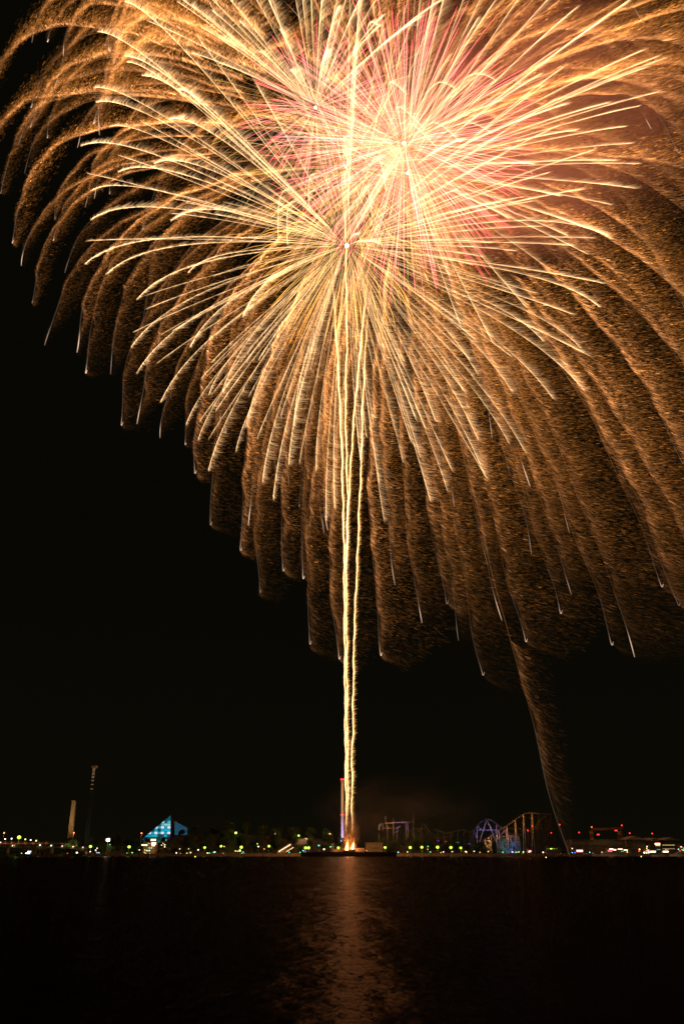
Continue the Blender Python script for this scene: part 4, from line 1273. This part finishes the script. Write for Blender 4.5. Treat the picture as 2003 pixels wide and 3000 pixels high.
# long horizontal ties
m = MB()
for (a, b, c, d, dy) in [(1485, 2428, 1625, 2428, -6), (1536, 2395, 1600, 2395, -6), (1545, 2463, 1630, 2463, -3), (1230, 2425, 1234, 2460, 2), (1240, 2412, 1262, 2460, 4), (1212, 2456, 1240, 2412, 4), (1216, 2427, 1216, 2460, 3), (1255, 2434, 1240, 2458, 4)]:
    m.bar(kp(a, b, dy), kp(c, d, dy), .2, 5)
m.build("tie_beams", M_rust, rc).location = Lr
# blue arch hill: A-frames
m = MB()
for a, b, c, d in [(1425, 2401, 1404, 2466), (1425, 2401, 1452, 2466), (1397, 2416, 1397, 2470), (1399, 2432, 1462, 2432), (1398, 2418, 1410, 2432), (1453, 2413, 1453, 2470), (1474, 2430, 1500, 2470), (1425, 2401, 1440, 2432), (1478, 2432, 1452, 2464), (1386, 2430, 1396, 2455)]:
    m.bar(kp(a, b, 1), kp(c, d, 1), .34, 6)
o = m.build("a_frame", M_steel, rc); o.location = Lr
for px, py, en in [(1408, 2440, 110), (1400, 2425, 60), (1425, 2426, 170), (1446, 2440, 110), (1416, 2412, 50), (1438, 2411, 50), (1458, 2425, 70), (1394, 2456, 60), (1475, 2438, 50), (1412, 2432, 60), (1440, 2432, 60)]:
    point("coaster_glow", kp(px, py, -4), en, (.10, .16, 1), .3)
# loops lit orange
m = MB()
for cx0, top, bot, w_ in [(1458.5, 2434, 2457, 3.2), (1434.5, 2450, 2466, 3.6)]:
    P = [kp(cx0 + w_ * math.cos(a), (top + bot) / 2 + (bot - top) / 2 * math.sin(a), -3) for a in np.linspace(0, 2 * math.pi, 22)]
    m.poly(P, .35, 6)
for a, b, c, d in [(1431, 2460, 1433, 2500), (1438, 2460, 1440, 2500), (1431, 2475, 1440, 2475), (1432, 2485, 1440, 2485), (1416, 2465, 1432, 2496), (1419, 2463, 1435, 2494), (1419, 2463, 1436, 2463), (1431, 2466, 1440, 2475), (1438, 2475, 1432, 2485)]:
    m.bar(kp(a, b, -3), kp(c, d, -3), .34, 6)
o = m.build("launch_loops", M_steel, rc); o.location = Lr
for px, py, en in [(1458.5, 2445, 130), (1434.5, 2457, 200), (1434, 2470, 150), (1424, 2466, 180), (1429, 2480, 60), (1436, 2488, 40)]:
    point("coaster_glow", kp(px, py, -7), en, (1, .36, .04), .3)
tag(rc, "large roller coaster with a blue-lit arch, an orange-lit lift hill and many thin supports", "roller coaster")

# teal lattice ride frame in front of the coaster
lf = empty("lattice_ride_frame", (xat(1490, Yk - 14), Yk - 14, GROUND)); Ll = -np.array(lf.location)
m = MB(); Yf = Yk - 14
xs = [xat(p_, Yf) for p_ in (1458, 1466, 1474, 1482, 1491, 1500, 1509, 1517, 1524)]
zs = [GROUND] + [zat(r_, Yf) for r_ in (2490, 2482, 2474, 2466, 2458, 2450)]
rr = random.Random(3)
for yy_ in (0, 6):
    for x in xs: m.bar((x, Yf + yy_, GROUND), (x, Yf + yy_, zs[-1 - (0 if x > xs[3] else 1)]), .15, 4)
    for z in zs[1:]: m.bar((xs[0] if z < zs[-1] else xs[2], Yf + yy_, z), (xs[-1], Yf + yy_, z), .12, 4)
    for i in range(len(xs) - 1):
        for j in range(len(zs) - 2):
            if rr.random() < .55:
                a, b = (xs[i], xs[i + 1]) if rr.random() < .5 else (xs[i + 1], xs[i]); m.bar((a, Yf + yy_, zs[j]), (b, Yf + yy_, zs[j + 1]), .1, 4)
m.poly([kp(a, b, -11) for a, b in smooth([(1436, 2470), (1450, 2460), (1468, 2452), (1490, 2449), (1512, 2450)])], .25, 5)
m.poly([kp(a, b, -11) for a, b in smooth([(1440, 2448), (1456, 2470), (1470, 2488), (1482, 2497)])], .25, 5)
m.build("lattice", M_steel, lf).location = Ll
tag(lf, "dense lattice ride frame lit teal, green and blue at the foot of the coaster", "ride frame")
for px, py, c_, en in [(1470, 2462, (.02, .9, .25), 60), (1478, 2474, (.02, .8, .4), 60), (1488, 2484, (.05, .5, 1), 70), (1486, 2496, (.05, .7, 1), 60), (1500, 2490, (.05, .2, 1), 110), (1500, 2470, (.05, .25, 1), 50), (1466, 2480, (.05, .4, .6), 50),
                       (1513, 2480, (.05, .35, .8), 70), (1474, 2452, (.1, .3, .9), 40), (1490, 2456, (.1, .25, .9), 50), (1513, 2460, (.05, .3, .6), 40), (1450, 2485, (.05, .4, .5), 40)]:
    point("coaster_glow", at(px, py, Yf - 4), en * 1.2, c_, .3)
# left: lit drop ride / station frame
sf = empty("ride_station", (xat(1160, Yk + 20), Yk + 20, GROUND)); Lf = -np.array(sf.location); Yf = Yk + 20
m = MB()
def sp(px, py, dy=0): return at(px, py, Yf + dy)
for a, b, c, d in [(1109, 2415, 1130, 2413), (1109, 2415, 1109, 2432), (1112, 2418, 1121, 2418), (1121, 2418, 1121, 2434), (1112, 2418, 1112, 2432), (1130, 2413, 1210, 2407.5), (1130, 2410.5, 1190, 2408), (1124, 2426, 1165, 2426), (1133, 2413, 1134, 2440), (1152, 2412, 1152, 2442),
                   (1188, 2409, 1189, 2450), (1194, 2409, 1195, 2450), (1210, 2408, 1211, 2455), (1157, 2427, 1172, 2422), (1150, 2442, 1168, 2434), (1163, 2426, 1163, 2442), (1129, 2413, 1129, 2390), (1211, 2408, 1211, 2385), (1152, 2411, 1152, 2398)]:
    m.bar(sp(a, b), sp(c, d), .32 if abs(a - c) > 3 or c < 1205 else .22, 5); m.bar(sp(a, b, 5), sp(c, d, 5), .2, 4)
for i in range(6):
    m.bar(sp(1188.5, 2412 + i * 7), sp(1194.5, 2418 + i * 7), .12, 4); m.bar(sp(1194.5, 2412 + i * 7), sp(1188.5, 2418 + i * 7), .12, 4)
for px in (1109, 1134, 1152, 1163, 1189, 1195, 1211): m.bar(sp(px, 2440), (sp(px, 2440)[0], Yf, GROUND), .25, 4)
m.build("frame", M_steel, sf).location = Lf
tag(sf, "boxy steel ride station with orange and violet light under its beams, right of the pier", "ride")
for px, py, c_, en in [(1140, 2415, (1, .35, .06), 60), (1150, 2414, (1, .3, .05), 70), (1134, 2428, (1, .45, .15), 90), (1152, 2430, (1, .25, .05), 100), (1143, 2427, (1, .3, .05), 50), (1165, 2413, (.3, .2, 1), 70), (1178, 2411, (.2, .2, 1), 80),
                       (1168, 2424, (.3, .2, 1), 70), (1191, 2425, (.2, .2, 1), 70), (1160, 2438, (1, .3, .3), 50), (1114, 2422, (1, .7, .5), 30), (1200, 2410, (.35, .2, .8), 40)]:
    point("ride_glow", at(px, py, Yf - 3), en * .9, c_, .3)
for px, py, c_ in [(1306, 2466, (1, .05, .12)), (1284, 2463, (.4, .05, .5)), (1342, 2468, (.05, .5, .15)), (1375, 2472, (.1, .1, 1))]:
    Y = SHORE + 45
    e = empty("neon_sign", (xat(px, Y), Y, GROUND)); z = zat(py, Y) - GROUND
    MB().bar((0, 0, 0), (0, 0, z - .8), .2).build("pole", M_pole, e)
    MB().box(-1.6, 1.6, -.3, .3, z - .7, z + .7).build("sign_face", emat(c_, .9 if c_[0] == 1 else .3), e)
    tag(e, {1306: "small red neon sign among the trees before the coaster", 1284: "faint purple neon sign among the trees left of the red one", 1342: "faint green neon sign among the trees right of the red one", 1375: "blue neon sign at the left foot of the blue arch"}[px], "sign")

# ------------------------------------------------------------------ launch pier, mortars, flames
Yl = CENTRE_Y + 22
pr = empty("launch_pier", (xat(1015, Yl), Yl, 0)); Lp = -np.array(pr.location)
x0, x1 = xat(882, Yl), xat(1160, Yl)
zd = zat(2496, Yl)
m = MB().box(x0, x1, Yl - 8, Yl + 16, -1, zd)
for i in range(28):
    x = x0 + 2 + i * (x1 - x0 - 4) / 27; m.box(x, x + .7, Yl - 8.4, Yl - 8, -.5, zd + .3)
m.build("hull", M_dark, pr).location = Lp
m = MB(); rr = random.Random(8)
for i in range(26):
    px = 968 + i * 4.2 + rr.uniform(-1, 1)
    if 1006 < px < 1022 or 1028 < px < 1036: continue
    x = xat(px, Yl); h = rr.uniform(1.5, 3.4)
    m.bar((x, Yl - 5 + rr.uniform(0, 6), zd), (x + rr.uniform(-.3, .3), Yl - 5 + rr.uniform(0, 3), zd + h), .3, 8)
m.build("mortar_tubes", M_rust, pr).location = Lp
m = MB().box(xat(1040, Yl), xat(1068, Yl), Yl + 4, Yl + 9, zd + .004, zd + 4).box(xat(975, Yl), xat(998, Yl), Yl + 5, Yl + 10, zd + .004, zd + 2.8)
m.build("crates", M_roof, pr).location = Lp
tag(pr, "long black launch pier carrying the firework mortars in front of the shore", "pier")


def flame(px, rb, rt, wpx, label, lean):
    e = empty("launch_flame", at(px, rb, Yl - 2)); L_ = -np.array(e.location)
    S = Streaks()
    for layer, (wf, hf_, col, n) in enumerate([(1.0, 1.0, (.9, .16, .02), 26), (.7, .82, (1., .36, .08), 24), (.42, .62, (1.2, .8, .4), 22)]):
        for _ in range(n):
            a = R.normal(0, .28) * wf
            h = hf_ * R.uniform(.45, 1.0) * (1 - abs(a) * .7)
            f = np.linspace(0, 1, 12)
            rows = rb - (rb - rt) * h * f
            xs_ = px + wpx * (a * (1 - .55 * f) + lean * f * h + .10 * np.sin(f * 7 + R.random() * 6) * f)
            P = np.array([at(u, v, Yl - 2 + R.normal(0, .1)) for u, v in zip(xs_, rows)])
            rad = .75 * wf * np.sin(np.clip(f * .85 + .15, 0, 1) * np.pi) ** .6 * .9 + .05
            S.add(P, rad, (np.array(col) * (.34 * (1 - .55 * f))[:, None])[None], sides=7)
    o = S.build("flame_body", e); o.location = L_
    tag(e, label, "flame")
flame(1016, 2491, 2451, 18, "taller left launch flame, white-hot with an orange mantle", .15)
flame(1032, 2488, 2453, 14, "smaller right launch flame leaning over a mortar", .45)
point("flame_light", at(1018, 2465, Yl - 4), 30000, (1, .30, .07), 2)
point("flame_light", at(1032, 2468, Yl - 4), 14000, (1, .30, .07), 1.5)
for py_, en in ((2380, 2.4e4), (2250, 4e4), (2050, 6e4), (1800, 8e4)):
    point("tail_light", at(1020, py_, CENTRE_Y + 4), en * 2.8, (1, .31, .09), 3)
smoke("orange-lit smoke right over the launch flames", at(1026, 2440, Yl + 1), (13, 9, 24), smoke_material("flame_smoke", .02, 1.6, col=(.8, .7, .6), th=(.4, .65)))

# ------------------------------------------------------------------ moored boats and buoys
def boat(px0, px1, Y, hgt, label, cab=True):
    x0, x1 = xat(px0, Y), xat(px1, Y); L = x1 - x0
    e = empty("moored_boat", ((x0 + x1) / 2, Y, 0))
    vs, fs = [], []
    n = 14
    for i in range(n + 1):
        f = i / n; x = -L / 2 + L * f
        wd = 2.2 * math.sin(math.pi * min(1, .12 + f * .9)) ** .6 * (1 - .15 * f)
        zt = hgt * (1 + .35 * abs(f - .4))
        vs += [(x, -wd, zt), (x + .1 * L * (f - .5), -wd * .75, -.3), (x + .1 * L * (f - .5), wd * .75, -.3), (x, wd, zt)]
    for i in range(n):
        a = i * 4; b = a + 4
        fs += [(a, a + 1, b + 1, b), (a + 1, a + 2, b + 2, b + 1), (a + 2, a + 3, b + 3, b + 2), (a + 3, a, b, b + 3)]
    fs += [(3, 2, 1, 0), (n * 4, n * 4 + 1, n * 4 + 2, n * 4 + 3)]
    MB().add(vs, fs).build("hull", M_hull, e)
    if cab:
        m = MB().box(-L * .28, L * .2, -1.4, 1.4, hgt * 1.02, hgt + 1.7).box(-L * .24, L * .05, -1.1, 1.1, hgt + 1.704, hgt + 2.6)
        m.bar((0, 0, hgt + 2.6), (0, 0, hgt + 4.4), .06)
        m.build("cabin", M_steel, e)
        m = MB()
        for i in range(6): m.box(-L * .26 + i * L * .075, -L * .26 + i * L * .075 + L * .05, -1.46, -1.404, hgt * 1.02 + .5, hgt + 1.3)
        m.build("cabin_windows", M_dark, e)
    tag(e, label, "boat")
    return e
boat(1738, 1834, SHORE - 14, 2.2, "long pale excursion boat moored before the lit boathouse")
boat(1962, 2030, SHORE - 14, 2.2, "pale boat moored at the right border")
boat(1908, 1940, SHORE - 10, 1.4, "small flat boat moored between the two larger ones", False)
boat(1192, 1216, SHORE - 10, 1.4, "small dark open boat under the first lamps right of the pier", False)
for px, lb in ((1790, 0), (1985, 0), (1925, 0)):
    point("lamp_glow", (xat(px, SHORE - 30), SHORE - 30, 5), 900, (1, .6, .35), .5)
for px, py, col, s_, lb in [(1597, 2512, YLW, 2.4, "yellow-lit buoy below the coaster supports"), (1875, 2509.5, YLW, 2.4, "yellow-lit buoy below the red-lit kiosks"), (573, 2510, YLW, 2.6, "yellow-lit buoy left of the wooded hill"),
                       (1164, 2509, ORNG, .12, "dull orange buoy right of the launch pier"), (1551, 2516, ORNG, .12, "dull orange buoy below the ticket booth"), (1482, 2521, ORNG, .10, "dull orange buoy nearest the viewer at the right"),
                       (452, 2509, ORNG, .12, "dull orange buoy below the glass pyramid"), (113, 2509, ORNG, .12, "dull orange buoy below the bridge"), (608, 2519, ORNG, .08, "dull orange buoy nearest the viewer left of the tails")]:
    z_need = .8
    # distance at which a float .8 m above the water appears on that row
    slope = (SP + (CY - py) / F * CP) / (CP - (CY - py) / F * SP)
    Y = min(SHORE - 6, (z_need - CAM_H) / slope)
    e = empty("buoy", (xat(px, Y), Y, 0))
    k = Y / 1000.
    MB().bar((0, 0, -.3), (0, 0, .35), 1.0 * k, 12, .8 * k).bar((0, 0, .35), (0, 0, .7), .35 * k, 8, .2 * k).build("float", pmat("buoy_paint", (.5, .16, .04), .5), e)
    MB().ball((0, 0, .9), .62 * k).build("buoy_light", emat(col, s_), e)
    tag(e, lb, "buoy")
